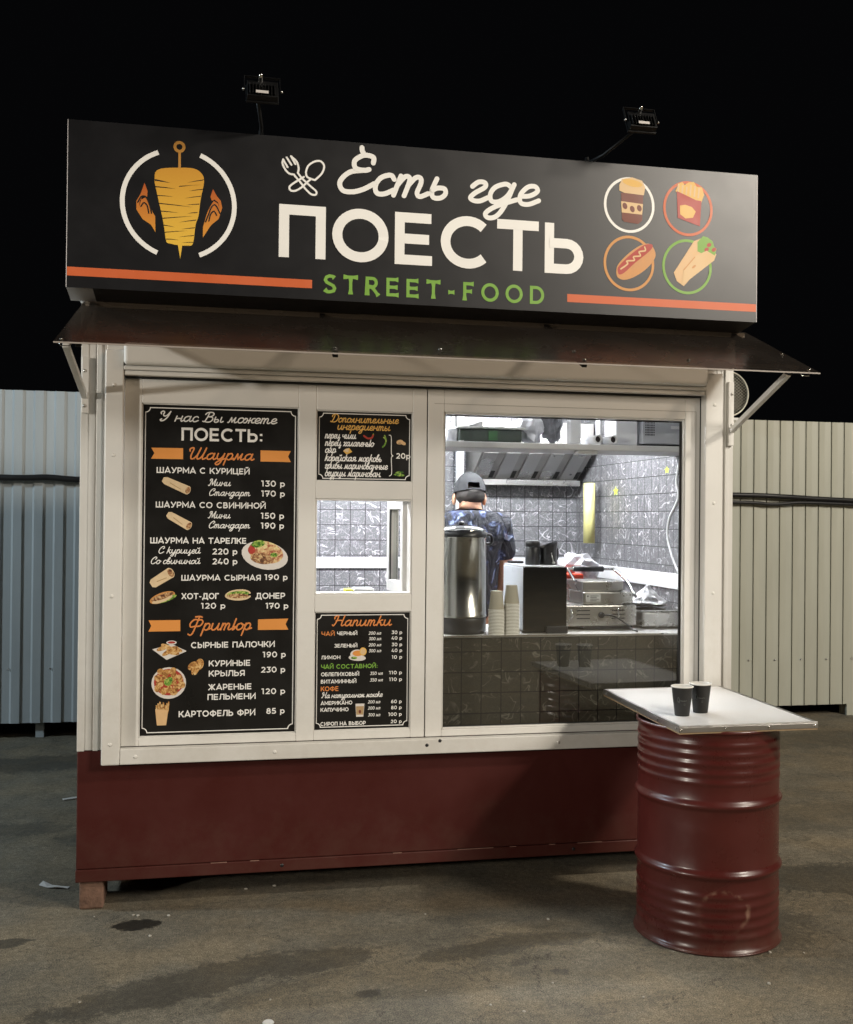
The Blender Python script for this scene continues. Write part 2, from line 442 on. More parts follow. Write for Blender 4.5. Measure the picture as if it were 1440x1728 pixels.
POLY={
 'kebab':[(-0.2118, 3.0847), (-0.2089, 3.1258), (-0.1819, 3.143), (-0.1252, 3.1508), (-0.0544, 3.1527), (-0.0197, 3.133), (-0.0102, 3.0984), (-0.0232, 3.0246), (-0.0316, 2.9535), (-0.0427, 2.9175), (-0.0533, 2.837), (-0.0761, 2.8273), (-0.1103, 2.8264), (-0.1445, 2.8313), (-0.1616, 2.8396), (-0.1701, 2.8916), (-0.1797, 2.9435), (-0.2011, 3.0354)],
 'tip':[(-0.1149, 2.8285), (-0.0966, 2.8272), (-0.104, 2.7706)],
 'shaft':[(-0.1168, 3.2171), (-0.1066, 3.2179), (-0.1058, 3.15), (-0.1161, 3.1492)],
 'flame1':[(-0.2523, 3.0783), (-0.2396, 3.0443), (-0.2415, 3.0185), (-0.2596, 3.0231), (-0.2706, 3.0013), (-0.2737, 2.9721), (-0.2651, 3.0075), (-0.246, 3.0182), (-0.2299, 2.9867), (-0.2183, 2.9584), (-0.208, 2.9416), (-0.2061, 2.8753), (-0.2245, 2.9055), (-0.2585, 2.9266), (-0.2837, 2.9656), (-0.2841, 3.0004), (-0.2676, 3.0306)],
 'flame2':[(0.027, 3.0717), (0.0435, 3.0434), (0.0599, 3.0245), (0.066, 2.9954), (0.0514, 2.9472), (0.0206, 2.9193), (-0.0123, 2.8654), (-0.0127, 2.9077), (-0.0017, 2.9496), (0.005, 2.9736), (0.0196, 3.004), (0.031, 3.0225), (0.0484, 3.0119), (0.0556, 2.9888), (0.0496, 3.0155), (0.0344, 3.0286), (0.0229, 3.0219), (0.017, 3.0392)],
 'slashes':[[(-0.2108, 3.0965), (-0.1472, 3.0848), (-0.2095, 3.0814)], [(-0.0103, 3.1102), (-0.0789, 3.091), (-0.0159, 3.1004)], [(-0.2082, 3.0675), (-0.1242, 3.0619), (-0.2047, 3.0573)], [(-0.1129, 3.071), (-0.0158, 3.0874), (-0.1073, 3.0807)], [(-0.2022, 3.0306), (-0.1353, 3.0284), (-0.1998, 3.0226)], [(-0.0122, 3.0701), (-0.0728, 3.0563), (-0.0132, 3.0629)], [(-0.1917, 2.9987), (-0.0549, 2.9895), (-0.1893, 2.9895)], [(-0.0222, 3.0399), (-0.0896, 3.0246), (-0.0233, 3.0328)], [(-0.1856, 2.9664), (-0.1118, 2.9621), (-0.1844, 2.9584)], [(-0.0287, 3.0065), (-0.0836, 2.9969), (-0.0298, 2.9982)], [(-0.1808, 2.9364), (-0.0545, 2.9519), (-0.1784, 2.9284)], [(-0.0352, 2.9708), (-0.0775, 2.9621), (-0.0363, 2.9625)], [(-0.1748, 2.9088), (-0.1282, 2.9013), (-0.1736, 2.9007)], [(-0.0406, 2.9388), (-0.1113, 2.9223), (-0.0417, 2.9305)], [(-0.1677, 2.8789), (-0.0767, 2.8894), (-0.1665, 2.872)], [(-0.046, 2.9055), (-0.0996, 2.895), (-0.047, 2.8972)], [(-0.1629, 2.8512), (-0.1105, 2.8486), (-0.1616, 2.8431)], [(-0.0491, 2.8724), (-0.1107, 2.8615), (-0.0501, 2.8653)], [(-0.0522, 2.8441), (-0.099, 2.8376), (-0.0533, 2.8381)]],
 'fork':[(0.4501, 3.1119), (0.3933, 3.1677), (0.3633, 3.1894), (0.3335, 3.1991), (0.3154, 3.2276)],
 'cuplid':[(1.841, 3.2216), (1.854, 3.2504), (1.9026, 3.2609), (1.9516, 3.2492), (1.9667, 3.2197), (1.9611, 3.183), (1.8664, 3.1874), (1.8412, 3.1967)],
 'cupbody':[(1.8501, 3.1876), (1.9581, 3.1842), (1.9532, 3.0653), (1.9341, 3.0501), (1.8675, 3.0554), (1.8557, 3.0658)],
 'cupband':[(1.8505, 3.1487), (1.957, 3.1422), (1.953, 3.0931), (1.8539, 3.0976)],
 'friesbox':[(2.1224, 3.2141), (2.1496, 3.2048), (2.1875, 3.1906), (2.2179, 3.1787), (2.2453, 3.1764), (2.2387, 3.0588), (2.128, 3.0909)],
 'fries':[(2.1164, 3.2137), (2.1311, 3.2485), (2.1491, 3.2582), (2.1613, 3.2451), (2.1824, 3.2593), (2.2066, 3.2625), (2.2219, 3.241), (2.2478, 3.2401), (2.2587, 3.2056), (2.2454, 3.1693), (2.1876, 3.1822), (2.1224, 3.2085)],
 'friesspot':[(2.138, 3.1478), (2.1651, 3.1539), (2.1985, 3.1449), (2.2169, 3.125), (2.2035, 3.096), (2.1657, 3.0906), (2.1399, 3.1086)],
 'bun':[(1.8299, 2.8214), (1.837, 2.8564), (1.8836, 2.9078), (1.9424, 2.9503), (1.9869, 2.9628), (2.0124, 2.9406), (2.0187, 2.9019), (1.9804, 2.8508), (1.9214, 2.8084), (1.8699, 2.7903), (1.8375, 2.7996)],
 'sausage':[(1.8357, 2.8356), (1.8429, 2.8526), (1.8911, 2.9013), (1.9572, 2.9512), (1.9943, 2.9619), (2.0063, 2.9514), (1.9872, 2.9251), (1.9209, 2.871), (1.8696, 2.8236), (1.8432, 2.8138)],
 'mustard':[(1.8518, 2.8393), (1.884, 2.8633), (1.8809, 2.877), (1.9164, 2.8819), (1.9132, 2.8984), (1.9458, 2.9045), (1.9397, 2.9223), (1.9693, 2.9296), (1.9662, 2.9462)],
 'wrap':[(2.1106, 2.8372), (2.209, 2.9878), (2.2422, 3.0026), (2.3221, 2.934), (2.3117, 2.9051), (2.1908, 2.8108), (2.1609, 2.7768), (2.126, 2.7988)],
 'wrap2':[(2.1602, 2.8541), (2.2202, 2.9209), (2.2732, 2.948), (2.3161, 2.9266), (2.3117, 2.9051), (2.1908, 2.8108), (2.1503, 2.7804)],
 'lettuce':[(2.2272, 2.9847), (2.2543, 3.0147), (2.2802, 3.0092), (2.3033, 2.9923), (2.3111, 2.9687), (2.3234, 2.9596), (2.3116, 2.9193), (2.2581, 2.9302), (2.2276, 2.9425)],
}
FOOD= {'wrapA': (-0.1108, 1.8268, 0.0736, 0.0242), 'wrapB': (-0.0986, 1.6736, 0.0658, 0.0242), 'plate': (0.2707, 1.5293, 0.1033, 0.0667), 'wrapC': (-0.1702, 1.4251, 0.0575, 0.0295), 'hotdog': (-0.1682, 1.3393, 0.0575, 0.0295), 'doner': (0.1551, 1.3495, 0.0564, 0.0299), 'sticks': (-0.1355, 1.1111, 0.0734, 0.0429), 'wings': (-0.0234, 1.0366, 0.0396, 0.0377), 'bowl': (-0.1371, 0.9716, 0.0734, 0.0724), 'friesc': (-0.1653, 0.8357, 0.0303, 0.0509), 'chili': (0.7319, 2.0623, 0.0263, 0.0119), 'jal': (0.8019, 2.0412, 0.0138, 0.0299), 'cheese': (0.6354, 1.9929, 0.0207, 0.0151), 'mush': (0.8794, 2.0387, 0.0233, 0.0153), 'cuc': (0.8736, 1.8956, 0.0255, 0.0136), 'tea': (0.6875, 1.0774, 0.0391, 0.0285), 'lemon': (0.7137, 1.0913, 0.0165, 0.0184), 'latte': (0.7023, 0.8305, 0.0206, 0.0326)}
RIB= [[(-0.2221, 1.9895), (-0.0874, 1.9905), (-0.0868, 1.942), (-0.2227, 1.9418), (-0.2089, 1.9662)], [(0.2469, 1.9883), (0.3802, 1.988), (0.3684, 1.9635), (0.3807, 1.939), (0.2474, 1.9391)], [(-0.2253, 1.2407), (-0.0913, 1.241), (-0.0908, 1.1926), (-0.2259, 1.1921), (-0.2137, 1.2166)], [(0.244, 1.2405), (0.377, 1.243), (0.3653, 1.2185), (0.3776, 1.1937), (0.2434, 1.1936)]]
BRACE= [(0.8237, 2.0701), (0.8332, 2.0611), (0.8345, 1.9875), (0.8423, 1.9768), (0.8347, 1.9657), (0.8365, 1.8976), (0.8256, 1.8849)]
# ------------------------------------------------------------------ lettering: pen strokes drawn as flat ribbons
def arc(cx, cy, rx, ry, a0, a1, n=14):
    return [(cx + rx * math.cos(math.radians(a0 + (a1 - a0) * i / n)), cy + ry * math.sin(math.radians(a0 + (a1 - a0) * i / n))) for i in range(n + 1)]
l_, t_, b_ = .09, .91, .09
def bowl(x, y0, y1, n=10):
    r = (y1 - y0) / 2
    return arc(x, (y0 + y1) / 2, r, r, 90, -90, n)
SANS = {
 'П': (.86, [[(l_, 0), (l_, t_), (.77, t_), (.77, 0)]]),
 'О': (1.06, [arc(.53, .5, .44, .42, 0, 360, 36)]),
 'Е': (.76, [[(.70, t_), (l_, t_), (l_, b_), (.72, b_)], [(l_, .5), (.66, .5)]]),
 'С': (.98, [arc(.53, .5, .44, .42, 45, 315, 28)]),
 'Т': (.84, [[(0, t_), (.84, t_)], [(.42, t_), (.42, 0)]]),
 'Ь': (.78, [[(l_, 1), (l_, b_), (.44, b_)] + list(reversed(bowl(.44, b_, .60))) + [(l_, .60)]]),
 'Ы': (1.08, [[(l_, 1), (l_, b_), (.40, b_)] + list(reversed(bowl(.40, b_, .60))) + [(l_, .60)], [(.98, 1), (.98, 0)]]),
 'Ш': (1.2, [[(l_, 1), (l_, b_), (1.11, b_), (1.11, 1)], [(.6, 1), (.6, b_)]]),
 'А': (.98, [[(.05, 0), (.49, .96), (.93, 0)], [(.2, .27), (.78, .27)]]),
 'У': (.88, [[(.06, 1), (.45, .36)], [(.84, 1), (.42, .2), (.32, .1), (.1, b_)]]),
 'Р': (.76, [[(l_, 0), (l_, t_), (.42, t_)] + bowl(.42, .38, t_) + [(l_, .38)]]),
 'М': (1.06, [[(l_, 0), (l_, .93), (.53, .3), (.97, .93), (.97, 0)]]),
 'К': (.84, [[(l_, 0), (l_, 1)], [(.78, 1), (.15, .38)], [(.36, .56), (.82, 0)]]),
 'И': (.9, [[(l_, 1), (l_, .06), (.81, .94), (.81, 0)]]),
 'Й': (.9, [[(l_, 1), (l_, .06), (.81, .94), (.81, 0)], [(.25, 1.25), (.35, 1.14), (.55, 1.14), (.65, 1.25)]]),
 'Ц': (.95, [[(l_, 1), (l_, b_), (.74, b_), (.74, 1)], [(.74, b_), (.9, b_), (.9, -.2)]]),
 'Н': (.9, [[(l_, 0), (l_, 1)], [(.81, 0), (.81, 1)], [(l_, .5), (.81, .5)]]),
 'В': (.82, [[(l_, .52), (l_, t_), (.42, t_)] + bowl(.42, .53, t_) + [(l_, .53)], [(l_, .53), (.46, .53)] + bowl(.46, b_, .53) + [(l_, b_), (l_, .6)]]),
 'Л': (.86, [[(.0, b_), (.1, .1), (.2, .26), (.24, t_), (.77, t_), (.77, 0)]]),
 'Я': (.8, [[(.71, 0), (.71, t_), (.36, t_)] + [(.72 - x, y) for x, y in bowl(.36, .36, t_)] + [(.71, .36)], [(.42, .36), (.07, 0)]]),
 'Х': (.88, [[(.06, 1), (.82, 0)], [(.82, 1), (.06, 0)]]),
 'Д': (1.0, [[(.2, .09), (.28, .32), (.31, t_), (.8, t_), (.8, b_)], [(.05, -.18), (.05, b_), (.95, b_), (.95, -.18)]]),
 'Г': (.68, [[(l_, 0), (l_, t_), (.67, t_)]]),
 'Ф': (1.14, [arc(.57, .5, .47, .31, 0, 360, 30), [(.57, -.03), (.57, 1.03)]]),
 'Ч': (.84, [[(l_, 1), (l_, .55), (.2, .40), (.45, .36), (.75, .44)], [(.75, 1), (.75, 0)]]),
 'Ж': (1.2, [[(.6, 0), (.6, 1)], [(.07, 1), (.55, .5)], [(.55, .5), (.05, 0)], [(1.13, 1), (.65, .5)], [(.65, .5), (1.15, 0)]]),
 'З': (.76, [[(.06, .85), (.22, t_), (.4, t_)] + bowl(.4, .53, t_, 8) + [(.25, .53)], [(.3, .53), (.44, .53)] + bowl(.44, b_, .53, 8) + [(.2, b_), (.04, .18)]]),
 'Б': (.8, [[(.68, t_), (l_, t_), (l_, b_), (.44, b_)] + list(reversed(bowl(.44, b_, .57))) + [(l_, .57)]]),
 'р': (.74, [[(l_, -.25), (l_, .72)], arc(.38, .36, .28, .28, 0, 360, 20)]),
 'м': (.9, [[(.06, 0), (.14, .66), (.42, .1), (.72, .66), (.76, 0)]]),
 'л': (.7, [[(.0, .06), (.14, .1), (.2, .64), (.56, .64), (.56, 0)]]),
 '0': (.84, [arc(.42, .5, .33, .42, 0, 360, 28)]),
 '1': (.5, [[(.02, t_), (.3, t_), (.3, 0)]]),
 '2': (.74, [arc(.36, .66, .27, .25, 160, -25, 12) + [(.12, b_), (.7, b_)]]),
 '3': (.74, [[(.08, t_), (.62, t_), (.34, .56)], [(.3, .54)] + bowl(.4, b_, .54, 8) + [(.2, b_), (.04, .18)]]),
 '4': (.82, [[(.58, 0), (.58, .4)], [(.45, 1), (.08, .27), (.8, .27)]]),
 '5': (.74, [[(.64, t_), (.18, t_), (.14, .56), (.38, .56)] + bowl(.4, b_, .56, 8) + [(.2, b_), (.04, .17)]]),
 '6': (.78, [arc(.4, .34, .28, .25, 0, 360, 22), [(.12, .38), (.22, .7), (.45, .9), (.66, t_)]]),
 '7': (.72, [[(.03, .76), (.03, t_), (.64, t_), (.26, 0)], [(.12, .42), (.62, .42)]]),
 '8': (.78, [arc(.39, .7, .23, .21, 0, 360, 20), arc(.39, .3, .29, .22, 0, 360, 22)]),
 '9': (.78, [arc(.38, .66, .28, .25, 0, 360, 22), [(.66, .62), (.56, .3), (.33, .1), (.12, b_)]]),
 ':': (.3, [[(.15, .08), (.15, .24)], [(.15, .5), (.15, .66)]]),
 '.': (.3, [[(.12, .0), (.12, .16)]]),
 '-': (.5, [[(.05, .40), (.42, .40)]]),
 ' ': (.42, []),
 'S': (.72, [[(.62, .82), (.52, .9), (.33, .92), (.16, .84), (.1, .7), (.18, .58), (.36, .5), (.56, .41), (.64, .28), (.58, .14), (.4, .08), (.22, .08), (.07, .2)]]),
 'R': (.82, [[(.12, 0), (.12, t_), (.42, t_)] + bowl(.42, .46, t_) + [(.12, .46)], [(.4, .46), (.78, 0)]]),
 'F': (.7, [[(.66, t_), (.12, t_), (.12, 0)], [(.12, .5), (.56, .5)]]),
 'D': (.92, [[(.12, t_), (.12, b_), (.4, b_)] + list(reversed(arc(.4, .5, .42, .41, 90, -90, 14)))[1:] + [(.12, t_)]]),
}
SANS['T'] = SANS['Т']; SANS['E'] = SANS['Е']; SANS['O'] = SANS['О']
_n = [(.06, .5), (.24, .95), (.42, .97), (.5, .7), (.48, .22), (.6, .02), (.8, .2)]
_u = [[(.05, 1), (.05, .35), (.2, .02), (.45, .12), (.62, .6), (.66, 1)], [(.66, 1), (.66, .3), (.78, .02), (.98, .2)]]
_o = [(.4, 1), (.12, .85), (.04, .45), (.15, .06), (.38, .02), (.6, .3), (.6, .75), (.4, 1), (.5, .85), (.8, .72)]
_a = [[(.6, .85), (.4, 1), (.12, .8), (.04, .42), (.15, .06), (.38, .06), (.58, .4), (.66, 1)]]
_soft = [(.08, 1), (.05, .4), (.15, .04), (.38, .02), (.5, .24), (.42, .5), (.2, .52), (.07, .4)]
CURS = {
 'и': (.95, _u), 'й': (.95, _u + [[(.22, 1.5), (.35, 1.32), (.5, 1.36), (.62, 1.55)]]),
 'ц': (1.0, _u + [[(.72, .1), (.86, -.3), (.74, -.6), (.6, -.45), (.95, .2)]]),
 'н': (.9, [[(.07, 1), (.04, 0)], [(.05, .45), (.3, .55), (.62, .5)], [(.66, 1), (.64, .25), (.74, .02), (.92, .2)]]),
 'а': (.92, _a + [[(.66, 1), (.64, .3), (.75, .02), (.94, .2)]]),
 'с': (.62, [[(.55, .8), (.4, 1), (.14, .85), (.04, .45), (.15, .06), (.38, .02), (.64, .25)]]),
 'т': (1.12, [[(.08, 1), (.05, 0)], [(.06, .5), (.2, .95), (.34, .97), (.4, .7), (.38, 0)], [(.39, .5), (.54, .95), (.7, .97), (.77, .7), (.75, .2), (.88, .02), (1.1, .2)]]),
 'п': (.8, [[(.08, 1), (.05, 0)], _n]),
 'м': (1.0, [[(-.02, .05), (.1, .1), (.24, 1)], [(.24, 1), (.42, .1)], [(.42, .1), (.68, 1)], [(.68, 1), (.67, .25), (.78, .02), (1.0, .2)]]),
 'л': (.78, [[(-.02, .05), (.12, .1), (.28, .6), (.42, 1)], [(.42, 1), (.43, .25), (.56, .02), (.78, .2)]]),
 'ь': (.62, [_soft]), 'ы': (1.05, [_soft, [(.74, 1), (.73, .25), (.84, .02), (1.05, .2)]]),
 'е': (.66, [[(.07, .42), (.36, .48), (.54, .74), (.42, .98), (.2, .92), (.06, .5), (.15, .08), (.4, .02), (.68, .25)]]),
 'ж': (1.1, [[(.0, .92), (.22, .85), (.28, .5), (.2, .1), (.0, .05)], [(.54, 1), (.5, 0)], [(1.06, .95), (.84, .85), (.78, .5), (.86, .1), (1.1, .12)], [(.28, .5), (.78, .5)]]),
 'у': (.86, [[(.05, 1), (.05, .45), (.2, .08), (.45, .2), (.62, .65), (.66, 1)], [(.66, 1), (.6, .0), (.45, -.68), (.22, -.82), (.1, -.58), (.35, -.2), (.88, .2)]]),
 'р': (.78, [[(.12, 1), (.02, -.85)], [(.08, .45), (.22, .92), (.45, 1), (.6, .7), (.54, .2), (.35, 0), (.14, .16)], [(.5, .1), (.8, .25)]]),
 'к': (.8, [[(.2, 1.75), (.05, 0)], [(.58, 1), (.4, .95), (.12, .5)], [(.14, .5), (.4, .52), (.5, .2), (.62, .02), (.82, .2)]]),
 'ч': (.92, [[(.06, 1), (.05, .68), (.18, .45), (.42, .5), (.62, .8)], [(.66, 1), (.63, .25), (.74, .02), (.94, .2)]]),
 'г': (.56, [[(.0, .75), (.14, 1), (.34, .98), (.38, .75), (.15, .42), (.06, .16), (.18, .02), (.38, .02), (.58, .22)]]),
 'д': (.88, _a + [[(.66, 1), (.6, -.1), (.46, -.7), (.22, -.82), (.1, -.58), (.34, -.2), (.9, .22)]]),
 'о': (.72, [_o]),
 'б': (.74, [[(.74, 1.72), (.42, 1.6), (.12, 1.1), (.04, .5), (.15, .06), (.38, .02), (.6, .3), (.56, .8), (.32, .95), (.1, .7)]]),
 'в': (.72, [[(.05, .45), (.34, 1.3), (.42, 1.72), (.26, 1.76), (.1, 1.2), (.04, .4), (.15, .05), (.4, .02), (.58, .3), (.5, .68), (.28, .6), (.72, .5)]]),
 'х': (.76, [[(.02, .9), (.2, .95), (.45, .05), (.74, .16)], [(.6, .98), (.05, .02)]]),
 'ю': (1.12, [[(.12, 1.7), (.05, .25), (.12, .02), (.3, .3)], [(.06, .45), (.4, .5)], [(x + .38, y) for x, y in _o]]),
 'я': (.98, [[(.66, 1), (.35, 1), (.12, .78), (.26, .5), (.62, .5)], [(.4, .5), (.2, .08), (.0, .05)], [(.66, 1), (.63, .25), (.74, .02), (.96, .2)]]),
 'Е': (1.1, [[(.36, 2.28), (.40, 2.12), (.48, 1.98)], [(.86, 1.55), (.8, 1.84), (.5, 1.9), (.28, 1.6), (.38, 1.22), (.66, 1.14), (.8, 1.2)], [(.66, 1.14), (.25, 1.0), (.05, .5), (.22, .06), (.55, .02), (.85, .2), (1.1, .5)]]),
 'У': (1.25, [[(.12, 1.35), (.02, 1.65), (.2, 1.88), (.38, 1.7), (.36, 1.25), (.5, .95), (.78, 1.1), (1.02, 1.85)], [(1.02, 1.85), (.92, .9), (.66, .2), (.36, .0), (.22, .2), (.34, .36)]]),
 'В': (1.15, [[(.42, 1.8), (.34, .8), (.2, .1), (.0, .12)], [(.05, 1.45), (.2, 1.78), (.65, 1.9), (.95, 1.6), (.8, 1.15), (.44, 1.02)], [(.44, 1.02), (.85, .95), (1.0, .5), (.8, .05), (.4, .0), (.2, .15)]]),
 'Ш': (1.8, [[(.06, 1.3), (.02, 1.65), (.25, 1.85), (.36, 1.6), (.3, .6), (.42, .06), (.7, .2), (.92, .9), (1.0, 1.85)], [(1.0, 1.85), (.9, .6), (1.0, .06), (1.25, .2), (1.45, .9), (1.52, 1.85)], [(1.52, 1.85), (1.42, .5), (1.52, .02), (1.8, .25)]]),
 'М': (1.55, [[(.16, 1.3), (.1, 1.65), (.3, 1.85), (.48, 1.8)], [(-.02, .12), (.12, .02), (.28, .3), (.48, 1.85)], [(.48, 1.85), (.74, .2)], [(.74, .2), (1.22, 1.85)], [(1.22, 1.85), (1.18, .35), (1.3, .02), (1.55, .22)]]),
 'С': (.98, [[(.64, 1.25), (.84, 1.5), (.76, 1.86), (.45, 1.82), (.14, 1.3), (.04, .65), (.2, .06), (.52, .02), (.95, .4)]]),
 'Ф': (1.45, [[(.4, 2.05), (.75, 2.1), (1.05, 2.0)], [(.78, 2.05), (.62, -.3), (.42, -.75), (.2, -.6)], [(.68, 1.6), (.36, 1.62), (.08, 1.05), (.22, .5), (.62, .62)], [(.74, 1.5), (1.05, 1.6), (1.28, 1.2), (1.1, .66), (.66, .6)]]),
 'Д': (1.35, [[(.5, 1.6), (.36, .5), (.16, .04), (.0, .16)], [(.1, 1.25), (.12, 1.65), (.55, 1.9), (1.05, 1.65), (1.22, 1.0), (1.0, .25), (.6, .0), (.18, .1)]]),
 'Н': (1.45, [[(.06, 1.3), (.04, 1.65), (.28, 1.85), (.44, 1.7), (.34, .6), (.16, .05), (.0, .2)], [(.3, .95), (.7, 1.02), (1.1, .95)], [(1.16, 1.9), (1.06, .4), (1.18, .02), (1.45, .25)]]),
 '.': (.3, [[(.1, .02), (.12, .06)]]), ' ': (.5, []),
}
def smooth_pts(p, k=6):
    if len(p) < 3: return p
    out = []
    q = [p[0]] + list(p) + [p[-1]]
    for i in range(1, len(q) - 2):
        p0, p1, p2, p3 = q[i - 1], q[i], q[i + 1], q[i + 2]
        for j in range(k):
            t = j / k
            out.append(tuple(0.5 * (2 * p1[d] + (p2[d] - p0[d]) * t + (2 * p0[d] - 5 * p1[d] + 4 * p2[d] - p3[d]) * t * t + (3 * p1[d] - p0[d] - 3 * p2[d] + p3[d]) * t ** 3) for d in (0, 1)))
    out.append(p[-1])
    return out

def ribbon(mb, pts, r, y, caps=False, closed=False, flare=0.0):
    """flat ribbon of half width r in the x-z plane at depth y, facing -y"""
    pts = [Vector((p[0], p[1])) for p in pts]
    cl = [pts[0]]
    for p in pts[1:]:
        if (p - cl[-1]).length > 1e-6: cl.append(p)
    pts = cl
    if closed or (pts[0] - pts[-1]).length < 1e-5 and len(pts) > 6:
        closed = True
        if (pts[0] - pts[-1]).length < 1e-5: pts = pts[:-1]
    n = len(pts)
    if n < 2: return
    dy = -r * 0.0045
    A, B = [], []
    for i, p in enumerate(pts):
        if closed: a, c = pts[i - 1], pts[(i + 1) % n]
        else: a, c = pts[max(0, i - 1)], pts[min(n - 1, i + 1)]
        d1 = (p - a).normalized() if (p - a).length > 1e-9 else (c - p).normalized()
        d2 = (c - p).normalized() if (c - p).length > 1e-9 else d1
        n1 = Vector((-d1.y, d1.x)); n2 = Vector((-d2.y, d2.x))
        nn = n1 + n2
        if nn.length < 0.2: nn = n1
        nn.normalize()
        k = 1 / max(0.42, nn.dot(n1))
        rr = r
        if flare and not closed and i in (0, n - 1): rr = r * (1 + flare)
        A.append(mb.bm.verts.new((p.x + nn.x * rr * k, y + dy * i, p.y + nn.y * rr * k)))
        B.append(mb.bm.verts.new((p.x - nn.x * rr * k, y + dy * i, p.y - nn.y * rr * k)))
    rng = range(n) if closed else range(n - 1)
    for i in rng:
        j = (i + 1) % n
        mb.face((B[i], B[j], A[j], A[i]))
    if caps and not closed:
        for (e, o, va, vb) in ((0, 1, A[0], B[0]), (n - 1, n - 2, B[-1], A[-1])):
            p = pts[e]; d = (p - pts[o]).normalized(); yy = y + dy * e
            a0 = math.atan2(d.y, d.x)
            fan = [mb.bm.verts.new((p.x + r * math.cos(a0 + t), yy, p.y + r * math.sin(a0 + t))) for t in (1.05, .52, 0, -.52, -1.05)]
            mb.face([va, vb] + fan)

def write(mb, s, kind, x0, x1, z, h, y, weight=None, only=None):
    """draw a line of lettering between x0 and x1 on the baseline z with capitals h high"""
    font = CURS if kind == 'c' else SANS
    unit = h / 1.9 if kind == 'c' else h
    gap = {'c': 0.02, 'b': .13, 's': .42, 'i': .1}[kind]
    slant = {'c': .2, 'b': 0, 's': 0, 'i': .22}[kind]
    w = {'c': .115, 'b': .094, 's': .085, 'i': .075}[kind] if weight is None else weight
    adv = 0.0; st = []; keep = []
    for ci, ch in enumerate(s):
        g = font.get(ch) or SANS.get(ch) or SANS[' ']
        for k in g[1]:
            keep.append(only is None or only[0] <= ci < only[1])
            st.append([(adv + a + slant * b, b) for a, b in (smooth_pts(k) if kind == 'c' else k)])
        adv += g[0] + gap
    xs = [p[0] for k in st for p in k]
    lo, hi = min(xs), max(xs)
    pad = w * unit
    sx = (x1 - x0 - 2 * pad * .6) / (hi - lo)
    for i, k in enumerate(st):
        if not keep[i]: continue
        pts = [(x0 + pad * .6 + (a - lo) * sx, z + b * unit) for a, b in k]
        fl = 0.0
        if kind == 's':
            fl = 0.55
            q = []
            for a, b in zip(pts, pts[1:]):
                q.append(a)
                if len(pts) < 8:
                    q.append((a[0] * .7 + b[0] * .3, a[1] * .7 + b[1] * .3)); q.append((a[0] * .3 + b[0] * .7, a[1] * .3 + b[1] * .7))
            pts = q + [pts[-1]]
        ribbon(mb, pts, w * unit, y - 0.00025 * (i % 3), caps=(kind == 'c'), flare=fl)

def flat(mb, pts, y):
    mb.poly([(a, y, b) for a, b in pts])
def disc(mb, cx, cz, rx, rz, y, ang=0, n=24, a0=0, a1=360):
    c, s = math.cos(math.radians(ang)), math.sin(math.radians(ang))
    pts = []
    full = abs(a1 - a0) >= 360
    for i in range(n if full else n + 1):
        t = math.radians(a0 + (a1 - a0) * i / n)
        u, v = rx * math.cos(t), rz * math.sin(t)
        pts.append((cx + u * c - v * s, cz + u * s + v * c))
    flat(mb, pts, y)
